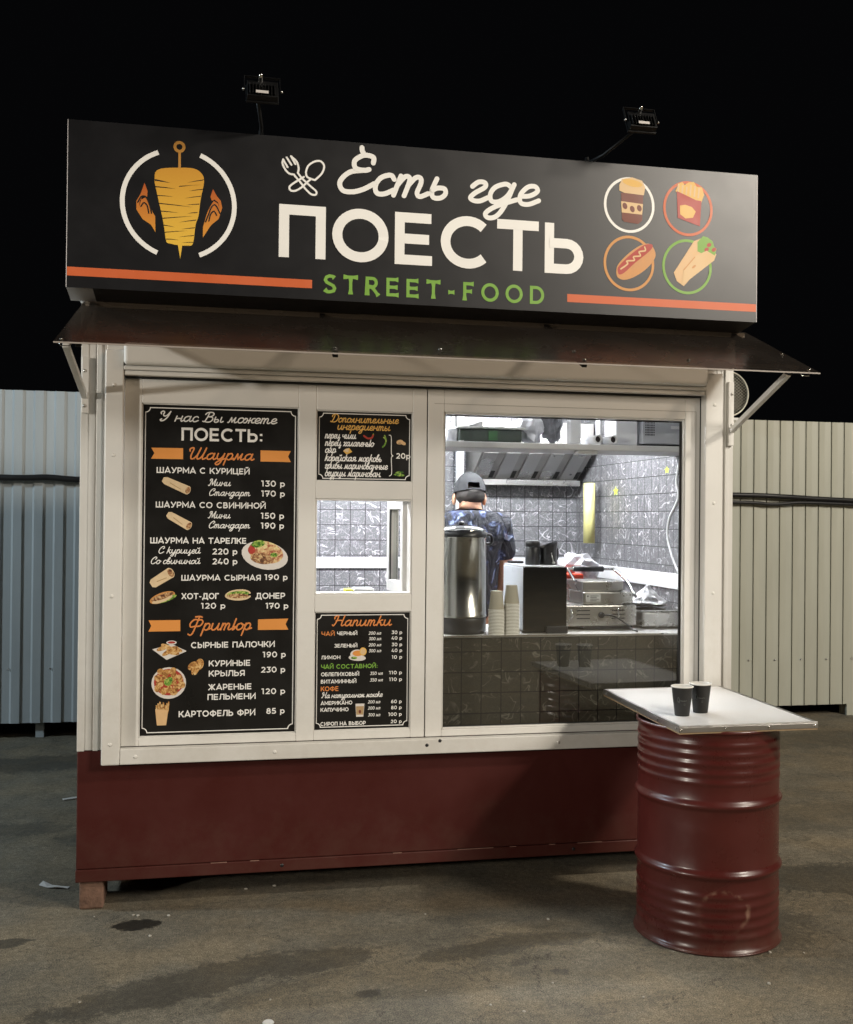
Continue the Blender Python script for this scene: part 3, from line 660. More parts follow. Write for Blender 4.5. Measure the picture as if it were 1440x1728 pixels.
# ------------------------------------------------------------------ ground
def ground_material():
    m = bpy.data.materials.new("worn_asphalt"); m.use_nodes = True
    nt = m.node_tree; N = nt.nodes; L = nt.links; p = N['Principled BSDF']
    tc = N.new('ShaderNodeTexCoord'); sp = N.new('ShaderNodeSeparateXYZ'); L.new(tc.outputs['Object'], sp.inputs[0])
    def noise(scale, detail=6, rough=.6, dist=0.0, vec=None):
        n = N.new('ShaderNodeTexNoise'); n.inputs['Scale'].default_value = scale; n.inputs['Detail'].default_value = detail
        n.inputs['Roughness'].default_value = rough; n.inputs['Distortion'].default_value = dist
        L.new(vec or tc.outputs['Object'], n.inputs['Vector']); return n.outputs['Fac']
    def rng(x, a, b, c, d):
        r = N.new('ShaderNodeMapRange'); r.interpolation_type = 'SMOOTHSTEP'
        for i, v in enumerate((a, b, c, d)): r.inputs[i + 1].default_value = v
        L.new(x, r.inputs[0]); return r.outputs[0]
    big = rng(noise(.9, 7, .68, .4), .38, .62, .86, 1.12)
    mid = rng(noise(5, 10, .78), .36, .66, .84, 1.16)
    fine = rng(noise(190, 3, .8), .36, .66, .45, 1.6)
    med = rng(noise(38, 4, .7), .35, .68, .8, 1.22)
    crack_n = noise(1.3, 7, .62, .6)
    crack = rng(math_node(nt, 'ABSOLUTE', math_node(nt, 'SUBTRACT', crack_n, .5)), .0, .0035, .55, 0)
    speck = rng(noise(330, 2, .5), .66, .74, 0, .55)
    warp = noise(7, 9, .78); warp2 = noise(2.2, 4, .6); warp3 = noise(40, 3, .7)
    stains = [  # x, y, rx, ry, turn (degrees), strength: wet and oily marks on the asphalt
        (-.25, 4.60, .10, .062, 5, .85), (-.74, 4.49, .09, .05, 8, .6), (-.05, 3.98, .55, .13, 22, .45), (.42, 4.10, .28, .10, 12, .42),
        (.30, 3.88, .34, .05, 24, .22), (.60, 3.79, .055, .035, 20, .5), (1.10, 4.10, .30, .07, 10, .42), (1.34, 4.16, .22, .07, -6, .42),
        (1.33, 3.84, .04, .03, 0, .5), (1.2, 3.95, .05, .03, 30, .35), (1.5, 3.55, .2, .04, 15, .2), (2.15, 4.2, .42, .36, 0, .35), (2.95, 4.62, .55, .22, -8, .5), (-.95, 6.1, .3, .12, 0, .35),
        (-1.0, 7.7, .8, .25, 4, .5), (-.62, 5.9, .12, .1, 0, .35), (5.0, 7.6, 1.6, .3, 3, .35), (3.6, 5.6, .8, .25, 10, .25), (.1, 3.6, .5, .06, 10, .2)]
    tot = None; wet = None
    for (x, y, rx, ry, tn, s) in stains:
        c, sn = math.cos(math.radians(tn)), math.sin(math.radians(tn))
        dx = math_node(nt, 'SUBTRACT', sp.outputs[0], x); dy = math_node(nt, 'SUBTRACT', sp.outputs[1], y)
        u = math_node(nt, 'ADD', math_node(nt, 'MULTIPLY', dx, c / rx), math_node(nt, 'MULTIPLY', dy, sn / rx))
        v = math_node(nt, 'ADD', math_node(nt, 'MULTIPLY', dx, -sn / ry), math_node(nt, 'MULTIPLY', dy, c / ry))
        d = math_node(nt, 'SQRT', math_node(nt, 'ADD', math_node(nt, 'MULTIPLY', u, u), math_node(nt, 'MULTIPLY', v, v)))
        d = math_node(nt, 'ADD', d, math_node(nt, 'MULTIPLY', math_node(nt, 'SUBTRACT', warp, .5), 1.9 if s < .8 else .6))
        d = math_node(nt, 'ADD', d, math_node(nt, 'MULTIPLY', math_node(nt, 'SUBTRACT', warp3, .5), 1.0))
        k = rng(d, .86, 1.06, s, 0)
        tot = k if tot is None else math_node(nt, 'MAXIMUM', tot, k)
    # a long damp band running along the front of the yard
    col = N.new('ShaderNodeMix'); col.data_type = 'RGBA'
    col.inputs[6].default_value = (.150, .131, .096, 1); col.inputs[7].default_value = (.180, .147, .097, 1)
    L.new(rng(warp2, .4, .62, 0, 1), col.inputs[0])
    val = math_node(nt, 'MULTIPLY', math_node(nt, 'MULTIPLY', math_node(nt, 'MULTIPLY', big, mid), med), fine)
    val = math_node(nt, 'ADD', val, speck)
    val = math_node(nt, 'MULTIPLY', val, math_node(nt, 'SUBTRACT', 1.0, math_node(nt, 'MAXIMUM', tot, crack)))
    vm = N.new('ShaderNodeVectorMath'); vm.operation = 'SCALE'; L.new(col.outputs[2], vm.inputs[0]); L.new(val, vm.inputs['Scale'])
    L.new(vm.outputs[0], p.inputs['Base Color'])
    L.new(rng(tot, 0, .9, .85, .5), p.inputs['Roughness'])
    b = N.new('ShaderNodeBump'); b.inputs['Strength'].default_value = .5; b.inputs['Distance'].default_value = .006
    h = math_node(nt, 'ADD', noise(170, 4, .7), math_node(nt, 'MULTIPLY', noise(12, 4, .6), 2.2))
    L.new(h, b.inputs['Height']); L.new(b.outputs[0], p.inputs['Normal'])
    return m
g = MB(ground_material())
g.poly([(-70, -70, 0), (70, -70, 0), (70, 90, 0), (-70, 90, 0)])
tag(g.build('ground', norm=False), 'worn grey brown asphalt yard with damp stains', 'ground', kind='structure')

# ------------------------------------------------------------------ kiosk
XL, XR, YF, YB, ZB, ZT = -.514, 2.515, 4.80, 6.90, .123, 2.62
K = thing('kiosk', (1.0, 5.85, 0), 'white and dark red street food kiosk with lit window and brown awning', 'kiosk')
w = MB(metal_white)
w.box(XL, XL + .06, YF, YB, .685, ZT); w.build('wall', K, .004)
w = MB(metal_white)
w.box(XR - .06, XR, YF, YB, .685, ZT); w.build('wall', K, .004)
w = MB(metal_white)
w.box(XL + .06, XR - .06, YB - .06, YB, .685, ZT); w.build('wall', K)
w = MB(metal_white)   # front skin: corner strips and the upper band
w.box(XL + .0605, -.412, YF, YF + .05, .685, ZT); w.box(2.432, XR - .0605, YF, YF + .05, .685, ZT)
w.box(-.4115, 2.4315, YF + .001, YF + .05, 2.30, ZT - .001); w.box(-.41, 2.43, YF + .0505, YF + .062, 2.24, 2.46)
w.build('wall', K, .003)
w = MB(mat("added_dark_band_brown", (.020, .014, .010), .6)); w.box(XL - .004, XR + .004, YF - .0185, YF - .0105, 2.437, 2.60); w.build('added_dark_band', K, .002)  # added dark band, makes the view through the awning read dark
# folded corner trims
for x0, x1 in ((XL - .003, XL + .028), (XR - .028, XR + .003)):
    t = MB(metal_white); t.box(x0, x1, YF - .004, YF - .0005, .683, ZT - .002); t.build('corner_trim', K, .002)
for xx in (-.452, 2.472):
    t = MB(metal_white); t.box(xx, xx + .022, YF - .010, YF - .0005, .684, 2.60); t.build('corner_trim', K, .004)
b = MB(red_paint)
b.box(XL - .001, XR + .001, YF - .002, YB + .002, ZB + .055, .683)
b.build('base_panel', K, .004)
b = MB(red_paint); b.box(XL - .003, XR + .003, YF - .006, YB + .004, ZB, ZB + .0535); b.build('base_rail', K, .004)
scr = mat("bare_scratched_paint", (.30, .17, .13), .6, var=.5, scale=30)
for x0, x1 in ((.05, .12), (.22, .26), (.86, .90), (1.16, 1.33), (1.41, 1.44), (1.60, 1.63), (1.74, 1.86)):
    b = MB(scr); b.box(x0, x1, YF - .0066, YF - .0015, ZB + .0525, ZB + .0545); b.build('paint_scratch', K)
b = MB(metal_white); b.box(XL - .02, XR + .02, YF - .02, YB + .03, ZT + .001, ZT + .05); b.build('roof', K, .006)
floor_m = mat("kiosk_floor_lino_brown", (.25, .22, .19), .5)
b = MB(floor_m); b.box(XL + .065, XR - .065, YF + .10, YB - .065, .6835, .69); b.build('floor', K)
b = MB(inner_white); b.box(XL + .061, XR - .061, YF + .051, YB - .061, 2.47, 2.50); b.build('ceiling', K)
# interior linings, printed as marbled tiles
tile = tile_mat("grey_marble_tile_panel", (.135, .135, .142, 1), (.74, .72, .75, 1))
tile_dk = tile_mat("dark_marble_tile_panel", (.040, .036, .027, 1), (.15, .14, .115, 1), grout=(.004, .004, .004, 1), fine=.12)
b = MB(tile); b.box(XL + .0635, XR - .0635, YB - .066, YB - .0615, .70, 2.468); b.build('tile_panel', K)
b = MB(tile); b.box(XR - .066, XR - .0615, YF + .10, YB - .0665, .70, 2.468); b.build('tile_panel', K)
b = MB(tile); b.box(XL + .0615, XL + .066, YF + .10, YB - .0665, .70, 2.468); b.build('tile_panel', K)
b = MB(inner_white)
b.box(XL + .07, XR - .07, YB - .082, YB - .0665, 1.372, 1.442); b.build('cable_channel', K, .003)
b = MB(inner_white)
b.box(XR - .082, XR - .0665, YF + .15, YB - .083, 1.335, 1.415); b.build('cable_channel', K, .003)

# window frame of white plastic profiles: butted bars
F = MB(pvc); y0, y1 = YF - .016, YF + .045
WX = [(-.335, -.262), (.414, .492), (.931, .9955), (1.0005, 1.076), (2.262, 2.338)]
for a, c in WX: F.box(a, c, y0, y1, .70, 2.285)
for a, c, e in ((-.262, .414, ((.70, .737), (2.181, 2.285))), (.492, .931, ((.70, .740), (1.271, 1.350), (1.778, 1.857), (2.174, 2.285))), (1.076, 2.262, ((.70, .731), (2.181, 2.285)))):
    for p0, p1 in e: F.box(a, c, y0 + .0006, y1, p0, p1)
F.build('window_frame', K, .003)
def bead(x0, x1, z0, z1, w=.012, y=None):
    y = YF - .0105 if y is None else y
    m = MB(pvc)
    m.box(x0, x0 + w, y, YF + .012, z0, z1); m.box(x1 - w, x1, y, YF + .012, z0, z1)
    m.box(x0 + w, x1 - w, y + .0006, YF + .012, z0, z0 + w); m.box(x0 + w, x1 - w, y + .0006, YF + .012, z1 - w, z1)
    return m.build('glazing_bead', K, .004)
bead(-.2625, .4145, .7365, 2.1815, .005); bead(.4915, .9315, .7395, 1.2715, .005); bead(.4915, .9315, 1.8565, 2.1745, .005)
bead(1.0755, 2.2625, .7305, 2.1815, .008)
# dark rubber gaskets of the big window and inner seam lines of the frame
gk = MB(black_gap)
gk.box(1.0842, 2.2538, YF + .004, YF + .010, 2.166, 2.1725); gk.box(1.0842, 1.0872, YF + .004, YF + .010, .742, 2.166); gk.box(2.2425, 2.2538, YF + .004, YF + .010, .742, 2.166); gk.box(1.0842, 2.2538, YF + .004, YF + .010, .7396, .742)
gk.build('gasket', K)
gk = MB(black_gap); gk.box(2.3385, 2.3415, YF - .017, YF - .0122, .702, 2.285); gk.build('gasket', K)
gk = MB(black_gap); gk.box(.996, 1.0, YF - .008, YF, .702, 2.28); gk.build('gasket', K)
gk = MB(black_gap); gk.box(-.334, 2.337, YF - .026, YF - .018, 2.2865, 2.2935)
gk.build('gasket', K)
sm = MB(mat("pvc_seam_shadow", (.25, .23, .2), .6))
sm.box(2.316, 2.3175, YF - .0168, YF - .0158, .74, 2.22); sm.box(1.03, 2.316, YF - .0168, YF - .0158, 2.2185, 2.22)
sm.build('frame_seam', K)
gp = MB(glass("window_glass", ior=2.0)); gp.poly([(1.084, YF + .012, .739), (2.254, YF + .012, .739), (2.254, YF + .012, 2.173), (1.084, YF + .012, 2.173)])
gp.build('window_pane', K, norm=False)
# serving hatch: reveal and the casement swung inwards
hv = MB(pvc); hv.box(.492, .4985, y0 + .004, y1 + .03, 1.3505, 1.7775); hv.box(.9245, .931, y0 + .004, y1 + .03, 1.3505, 1.7775); hv.box(.4985, .9245, y0 + .005, y1 + .03, 1.3505, 1.357); hv.box(.4985, .9245, y0 + .005, y1 + .03, 1.771, 1.7775)
hv.build('hatch_reveal', K, .002)
sash = MB(pvc); X0, X1 = .905, .955
SY0, SY1, SZ0, SZ1 = 4.885, 5.31, 1.335, 1.792
sash.box(X0, X1, SY0, SY0 + .055, SZ0, SZ1); sash.box(X0, X1, SY1 - .055, SY1, SZ0, SZ1)
sash.box(X0 + .0005, X1 - .0005, SY0 + .055, SY1 - .055, SZ0, SZ0 + .055); sash.box(X0 + .0005, X1 - .0005, SY0 + .055, SY1 - .055, SZ1 - .055, SZ1)
sash_o = sash.build('window_sash', K, .004)
gl = MB(glass("sash_glass", ior=1.12)); gl.poly([(.93, SY0 + .055, SZ0 + .055), (.93, SY1 - .055, SZ0 + .055), (.93, SY1 - .055, SZ1 - .055), (.93, SY0 + .055, SZ1 - .055)])
gl.build('sash_glass', sash_o, norm=False)
for yy in (SY0 + .0552, SY1 - .0592):
    gr = MB(black_gap); gr.box(X0 + .006, X0 + .012, yy, yy + .004, SZ0 + .056, SZ1 - .056); gr.build('gasket', sash_o)

# roller shutter: side rails, header box, sill rail
for a, c in ((-.412, -.336), (2.342, 2.432)):
    r = MB(metal_white); r.box(a, c, YF - .066, YF - .001, .632, 2.40); r.build('guide_rail', K, .005)
sl = MB(metal_white); sl.box(-.3355, 2.3415, YF - .062, YF - .017, .632, .6985); sl.build('sill_rail', K, .004)
hb = MB(metal_white)
hb.box(-.3355, 2.3415, YF - .100, YF - .002, 2.335, 2.43); hb.build('shutter_housing', K, .018, 4)
hb = MB(metal_white); hb.box(-.3355, 2.3415, YF - .072, YF - .003, 2.3155, 2.334); hb.box(-.335, 2.341, YF - .060, YF - .003, 2.2945, 2.315); hb.build('shutter_slat', K, .004)
rv = [(-.375, z) for z in (.72, 1.35, 1.95, 2.25)] + [(2.388, z) for z in (.72, 1.35, 1.78, 2.25)] + [(x, .665) for x in (-.27, .32, 1.62)]
for x, z in rv:
    r = MB(rivet_white); r.ball((x, YF - (.066 if abs(z - .665) > .01 else .062), z), (.0085, .004, .0085), 6); r.build('rivet', K)
for x, z, yy in [(1.0, .672, YF - .062), (1.06, .69, YF - .062), (.36, .15, YF - .006), (1.72, .15, YF - .006)]:
    r = MB(black_plastic); r.lathe((x, yy, z), [(.0001, -.002), (.007, -.0015), (.008, 0)], 12, M=Matrix.Rotation(math.radians(-90), 4, 'X')); r.build('hole_plug', K)

# awning: bronze translucent sheet on steel ribs
def awning_material():
    m = bpy.data.materials.new("bronze_polycarbonate"); m.use_nodes = True
    nt = m.node_tree; N = nt.nodes; L = nt.links; N.remove(N['Principled BSDF'])
    t = N.new('ShaderNodeBsdfTransparent'); t.inputs[0].default_value = (.62, .53, .45, 1)
    d = N.new('ShaderNodeBsdfDiffuse'); d.inputs[0].default_value = (.019, .014, .0105, 1)
    tc = N.new('ShaderNodeTexCoord'); nz = N.new('ShaderNodeTexNoise'); nz.inputs['Scale'].default_value = 5; nz.inputs['Detail'].default_value = 6; L.new(tc.outputs['Object'], nz.inputs['Vector'])
    gsy = N.new('ShaderNodeBsdfGlossy'); gsy.inputs[0].default_value = (.9, .88, .85, 1)
    r = N.new('ShaderNodeMapRange'); r.inputs[3].default_value = .2; r.inputs[4].default_value = .34; L.new(nz.outputs['Fac'], r.inputs[0]); L.new(r.outputs[0], gsy.inputs['Roughness'])
    fr_out = schlick(nt, .024)
    m1 = N.new('ShaderNodeMixShader'); m1.inputs[0].default_value = .55; L.new(t.outputs[0], m1.inputs[1]); L.new(d.outputs[0], m1.inputs[2])
    m2 = N.new('ShaderNodeMixShader'); L.new(fr_out, m2.inputs[0]); L.new(m1.outputs[0], m2.inputs[1]); L.new(gsy.outputs[0], m2.inputs[2])
    L.new(m2.outputs[0], N['Material Output'].inputs[0]); return m
AY0, AZ0, AY1, AZ1 = 4.22, 2.345, 4.775, 2.612
aw = MB(awning_material())
aw.poly([(-.556, AY0, AZ0), (2.624, AY0, AZ0), (2.566, AY1, AZ1), (-.50, AY1, AZ1)])
aw = aw.build('awning', K, norm=False)
ed = MB(mat("awning_edge_trim", (.34, .30, .27), .35)); ed.box(-.556, 2.624, AY0 - .003, AY0 + .002, AZ0 - .006, AZ0 - .0005); ed.build('edge_strip', aw)
def awp(x, y, off=0.0): return (x, y, AZ0 + (AZ1 - AZ0) * (y - AY0) / (AY1 - AY0) + off)
for x in (-.47, .51, 1.555, 2.50):
    r = MB(black_paint); r.bar(awp(x, AY0 + .03, -.018), awp(x, AY1, -.018), .022, .022, (1, 0, 0)); r.build('rib', aw, .002)
r = MB(black_paint); r.box(-.50, 2.58, AY0 + .095, AY0 + .112, awp(0, AY0 + .1)[2] - .022, awp(0, AY0 + .1)[2] - .006); r.build('batten', aw)
r = MB(metal_white); r.box(-.50, 2.56, 4.7705, 4.799, 2.585, 2.606); r.build('wall_batten', aw)
for x in (-.497, 2.497):
    a, c = (x, 4.805, 2.16), (x, 4.295, 2.352)
    if x > 0: a, c = (2.500, 4.788, 2.13), (2.512, 4.29, 2.345)
    else: a, c = (-.499, 4.788, 2.20), (-.52, 4.29, 2.345)
    r = MB(metal_white); r.bar(a, c, .024, .024, (1, 0, 0)); st = r.build('bracket_strut', aw, .002)
    r = MB(metal_white); r.box(x - .014, x + .014, 4.776, 4.7955, a[2] - .07, 2.37); r.build('bracket_plate', aw, .002)
for x, y in ((-.53, 4.24), (2.585, 4.245), (2.575, 4.45), (.51, 4.27), (1.555, 4.255), (1.545, 4.36), (.95, 4.31), (2.05, 4.31)):
    r = MB(chrome); r.ball(awp(x, y, .003), (.008, .008, .005), 6); r.build('screw', aw)
for x in (-.50, 2.50):
    for z in (2.16, 2.31):
        r = MB(steel); r.ball((x, 4.775, z), (.007, .004, .007), 5); r.build('bolt', aw)
# clips under the front edge
for x in (-.515, 2.56):
    r = MB(chrome); r.tube([(x - .022, AY0 + .01, AZ0 - .004), (x - .016, AY0 + .01, AZ0 - .014), (x + .016, AY0 + .01, AZ0 - .014), (x + .022, AY0 + .01, AZ0 - .004)], .0022, 6); r.build('clip', aw)

# ceiling light inside the kiosk
cl = thing('ceiling_light', (.5, 5.6, 2.44), 'long white tube lamp lit under the kiosk ceiling', 'lamp')
for cx0, cx1, cy in ((-.3, 1.2, 5.62),):
    h_ = MB(inner_white); h_.box(cx0 - .03, cx1 + .03, cy - .04, cy + .04, 2.44, 2.468); h_.build('lamp_body', cl, .004)
    h_ = MB(emit("cool_white_tube", (.93, .96, 1.0), 430)); h_.tube([(cx0, cy, 2.415), (cx1, cy, 2.415)], .016, 12); h_.build('tube', cl)
cl = thing('ceiling_light', (1.9, 5.75, 2.44), 'short white tube lamp lit above the coffee machine', 'lamp')
h_ = MB(inner_white); h_.box(1.45, 2.35, 5.71, 5.79, 2.44, 2.468); h_.build('lamp_body', cl, .004)
h_ = MB(emit("cool_white_tube_right", (.95, .96, 1.0), 430)); h_.tube([(1.48, 5.75, 2.415), (2.32, 5.75, 2.415)], .016, 12); h_.build('tube', cl)

# brick blocks the kiosk stands on
brick_m = mat("old_red_brick", (.20, .115, .08), .85, var=.85, scale=22, bump=.5, bscale=70)
def brick(x, y, label, lx=.10, ly=.22):
    b = MB(brick_m); b.box(x - lx / 2, x + lx / 2, y - ly / 2, y + ly / 2, 0, ZB - .001)
    return tag(b.build('brick', None, .008), label, 'brick', 'bricks under the kiosk')
brick(-.452, 4.925, 'old red brick under the front corner of the red base')
brick(-.36, 5.3, 'pale worn brick set back under the red base', .13)
brick(2.42, 4.95, 'brick under the base behind the barrel')
brick(2.42, 6.7, 'brick under the rear corner beside the slatted fence')
brick(-.45, 6.7, 'brick under the rear corner beside the blue ribbed fence')

# ------------------------------------------------------------------ sign board
SX0, SX1, SZ0_, SZ1_, SY = -.557, 2.527, 2.628, 3.318, 4.60
sg = thing('sign_board', (1.0, SY, SZ0_), 'long charcoal sign board over the awning reading ПОЕСТЬ STREET-FOOD', 'sign')
b = MB(sign_black); b.box(SX0, SX1, SY, SY + .004, SZ0_, SZ1_); b.build('face_panel', sg)
b = MB(mat("sign_case_white", (.62, .60, .62), .5))
b.box(SX0 - .003, SX0 + .001, SY + .0005, SY + .17, SZ0_ + .001, SZ1_ - .001); b.box(SX1 - .001, SX1 + .003, SY + .0005, SY + .17, SZ0_ + .001, SZ1_ - .001)
b.box(SX0 - .002, SX1 + .002, SY + .0045, SY + .17, SZ1_ - .005, SZ1_ - .0015)
def under(m, xa, xb): m.prism([(xa, SY + .0045, SZ0_ + .001), (xa, SY + .17, SZ0_ - .022), (xa, SY + .17, SZ0_ - .018), (xa, SY + .0045, SZ0_ + .005)], (xb - xa, 0, 0))
under(b, SX0 - .002, -.455)
b.box(SX0 + .002, SX1 - .002, SY + .166, SY + .170, SZ0_ - .016, SZ1_ - .006)
b.build('sign_case', sg)
b = MB(mat("shaded_case_bottom", (.016, .014, .013), .6)); under(b, -.4545, SX1 + .002); b.build('case_bottom', sg)  # shade under the sign put into the colour of the white case
ys = SY - .0006
names = {'Есть': 'lettering', 'где': 'lettering', 'ПОЕСТЬ': 'lettering', 'STREET-FOOD': 'lettering'}
for (s, k, x0, x1, z, h, c) in TEXTS['sign']:
    for only in (((0, 6), (6, 7), (7, 11)) if s == 'STREET-FOOD' else (None,)):
        m = MB(ink[c]); write(m, s, k, x0, x1, z, h, ys, weight={'ПОЕСТЬ': .096, 'STREET-FOOD': .085, 'Есть': .125, 'где': .125}[s], only=only); m.build('lettering', sg, norm=False)
for x0, x1 in ((SX0 + .001, .448), (1.597, SX1 - .001)):
    m = MB(ink['R']); flat(m, [(x0, 2.676), (x1, 2.676), (x1, 2.712), (x0, 2.712)], ys); m.build('stripe', sg, norm=False)
# kebab emblem
kx, kz = -.1122, 2.9996
m = MB(ink['W'])
for a0, a1 in ((112, 248), (-68, 68)):
    ribbon(m, arc(kx, kz, .2285, .226, a0, a1, 40), .0098, ys)
m.build('emblem_ring', sg, norm=False)
kb = ramp_mat("kebab_yellow_print", (.80, .50, .06, 1), (.62, .30, .035, 1), 2.84, 3.15)
m = MB(kb)
flat(m, smooth_pts(POLY['kebab'] + [POLY['kebab'][0]], 4)[:-1], ys); flat(m, POLY['tip'], ys - .0003)
m.m(mat("skewer_gold_print", (.50, .24, .05), .45)); flat(m, POLY['shaft'], ys - .0003); ribbon(m, arc(-.1125, 3.2385, .0185, .0185, 0, 360, 24), .0062, ys - .0005)
m.m(ink['K'])
for t in POLY['slashes']:
    (a, c, d) = t; d = (a[0] * .5 + d[0] * .5, a[1] * .55 + d[1] * .45)
    flat(m, [a, ((a[0] + c[0]) / 2, (a[1] + c[1]) / 2 + .0012), c, ((d[0] + c[0]) / 2, (d[1] + c[1]) / 2 + .0002), d], ys - .0006)
m.build('kebab_emblem', sg, norm=False)
fl = ramp_mat("flame_orange_print", (.70, .30, .04, 1), (.45, .09, .02, 1), 2.88, 3.08)
E1 = lambda pts: [(kx + (X - 470) * .001126, kz - (Y - 516) * .00117) for X, Y in pts]
for key, lick in (('flame1', [[(322, 520), (336, 498), (352, 500), (366, 530), (372, 556)], [(334, 534), (344, 520), (356, 530), (362, 556)]]), ('flame2', [[(620, 540), (604, 512), (590, 518), (578, 548), (568, 574)], [(608, 548), (598, 534), (586, 546), (580, 570)]])):
    m = MB(fl); flat(m, POLY[key], ys); m.m(ink['K'])
    for q in lick: ribbon(m, smooth_pts(E1(q), 5), .0028, ys - .0004, caps=True)
    m.build('flame_emblem', sg, norm=False)
# crossed fork and spoon
m = MB(ink['W'])
def zz(X, Y): return ((80 + X / 2.1176), (100 + Y / 2.1186))
FS = lambda pts: [(.313 + (X - 835) * .001186, 3.2382 - (Y - 335) * .001195 - (X - 835) * 0.00004) for X, Y in pts]
for st in ([(840, 350), (838, 365), (848, 385), (862, 398), (880, 400)], [(840, 350), (856, 376)], [(853, 342), (870, 366)], [(868, 336), (884, 362)], [(868, 336), (888, 352), (896, 375), (893, 392)],
           [(893, 392), (910, 412), (940, 436), (960, 452), (958, 464), (942, 464), (922, 448), (905, 428), (880, 402)],
           [(955, 412), (980, 385), (988, 358), (975, 342), (952, 346), (930, 364), (922, 388)], [(922, 388), (928, 404), (955, 412)], [(915, 405), (880, 430), (864, 446), (868, 458), (884, 458), (905, 445), (925, 425), (938, 412)]):
    ribbon(m, smooth_pts(FS(st), 5), .0042, ys - .0002 * (len(m.bm.verts) % 3), caps=True)
m.build('fork_and_spoon', sg, norm=False)
for (cx, cz), c in zip(((1.8904, 3.1334), (2.1789, 3.1365), (1.8914, 2.8665), (2.1767, 2.8677)), (ink['W'], ink['R'], mat("amber_ring_print", (.60, .27, .07), .45), ink['N'])):
    m = MB(c); ribbon(m, arc(cx, cz, .117, .121, 0, 360, 48), .0062, ys); m.build('icon_ring', sg, norm=False)
cream = mat("cream_print", (.72, .50, .26), .45); brown = mat("coffee_brown_print", (.18, .05, .03), .45); bunm = mat("bun_print", (.60, .28, .09), .45, var=.2, scale=20)
redp = mat("red_print", (.42, .045, .03), .45); yel = mat("yellow_print", (.75, .45, .10), .45); paleb = mat("pale_wrap_print", (.72, .47, .24), .45, var=.15, scale=25)
Yk = ys - .0006
m = MB(brown); flat(m, POLY['cupbody'], Yk); m.m(cream); flat(m, POLY['cuplid'], Yk - .0003); flat(m, POLY['cupband'], Yk - .0003)
m.m(yel); disc(m, 1.905, 3.235, .048, .016, Yk - .0006, -8)
m.m(brown)
for dx, dz in ((-.036, .008), (.0, -.004), (.034, .002)): disc(m, 1.905 + dx, 3.12 + dz, .011, .015, Yk - .0006, 20)
m.build('coffee_cup_icon', sg, norm=False)
m = MB(yel); flat(m, POLY['fries'], Yk); m.m(redp); flat(m, POLY['friesbox'], Yk - .0003); m.m(yel); flat(m, POLY['friesspot'], Yk - .0006)
m.m(cream)
for i in range(6): flat(m, [(2.125 + i * .02, 3.21 - i * .004), (2.133 + i * .02, 3.208 - i * .004), (2.135 + i * .0205, 3.248 - (i % 3) * .006), (2.127 + i * .0205, 3.25 - (i % 3) * .006)], Yk - .0002)
m.build('fries_icon', sg, norm=False)
m = MB(bunm); flat(m, smooth_pts(POLY['bun'] + [POLY['bun'][0]], 4)[:-1], Yk); m.m(redp); flat(m, smooth_pts(POLY['sausage'] + [POLY['sausage'][0]], 4)[:-1], Yk - .0003)
m.m(cream); ribbon(m, smooth_pts(POLY['mustard'], 4), .0035, Yk - .0006, caps=True); m.build('hot_dog_icon', sg, norm=False)
m = MB(paleb); flat(m, POLY['wrap'], Yk); m.m(ink['N']); flat(m, POLY['lettuce'], Yk - .0003); m.m(redp)
for dx, dz in ((.0, 0), (.025, -.02), (-.012, -.022)): disc(m, 2.285 + dx, 2.975 + dz, .012, .009, Yk - .0005, 30)
m.m(cream); flat(m, POLY['wrap2'], Yk - .0007); m.m(bunm); ribbon(m, [(2.16, 2.852), (2.215, 2.915)], .002, Yk - .0009); disc(m, 2.21, 2.87, .012, .005, Yk - .0009, 40)
m.build('wrap_icon', sg, norm=False)

# ------------------------------------------------------------------ floodlights on the sign
def floodlight(x, y, z, bx, label, first=None):
    f = thing('floodlight', (x, y, z), label, 'floodlight', 'floodlights over the sign board')
    M = Matrix.Translation((x, y, z)) @ Matrix.Rotation(math.radians(-28), 4, 'X')
    b = MB(black_paint); b.box(-.062, .062, -.014, .014, -.043, .043, M)
    b.box(-.066, .066, .0142, .024, -.047, .047, M)
    for i in range(9): b.box(-.054 + i * .0125, -.050 + i * .0125, -.024, -.0142, -.038, .020, M)
    hs = b.build('housing', f, .002)
    b = MB(glass("floodlight_lens_%d" % int(x * 10), (.6, .6, .6))); b.poly([M @ Vector(c) for c in ((-.055, .0246, -.037), (.055, .0246, -.037), (.055, .0246, .037), (-.055, .0246, .037))]); b.build('lens', hs, norm=False)
    b = MB(mat("floodlight_sticker", (.62, .58, .56), .6)); b.box(-.028, .022, -.0262, -.0244, -.040, -.025, M); b.build('sticker', hs)
    b = MB(chrome); b.lathe((0, 0, 0), [(.0001, .020), (.008, .018), (.010, 0), (.010, -.02)], 10, M=M @ Matrix.Translation((-.008, -.03, .044)) @ Matrix.Rotation(math.radians(90), 4, 'X')); b.build('cable_gland', f)
    b = MB(black_paint); 
    b.box(-.0735, -.0705, -.006, .006, -.006, .075, M); b.box(.0705, .0735, -.006, .006, -.006, .075, M); b.box(-.0735, .0735, -.006, .006, .0752, .078, M); b.build('bracket', f)
    for sx in (-1, 1):
        b = MB(steel); b.ball(M @ Vector((sx * .077, -.004, 0)), .006, 6); b.build('knob', f)
    b = MB(black_paint); top = M @ Vector((0, 0, .080))
    b.tube([(bx, 4.64, SZ1_ + .004), (bx + (x - bx) * .3, 4.56, SZ1_ + .02), (x - .02, y - .005, z - .03)], .008, 8)
    b.lathe((bx, 4.64, SZ1_ + .0005), [(.03, 0), (.03, .004), (.012, .006), (.009, .03)], 14, cap0=True)
    b.build('arm', f)
    return f
floodlight(.219, 4.40, 3.425, .226, 'black floodlight on an arm above the kebab emblem end of the sign')
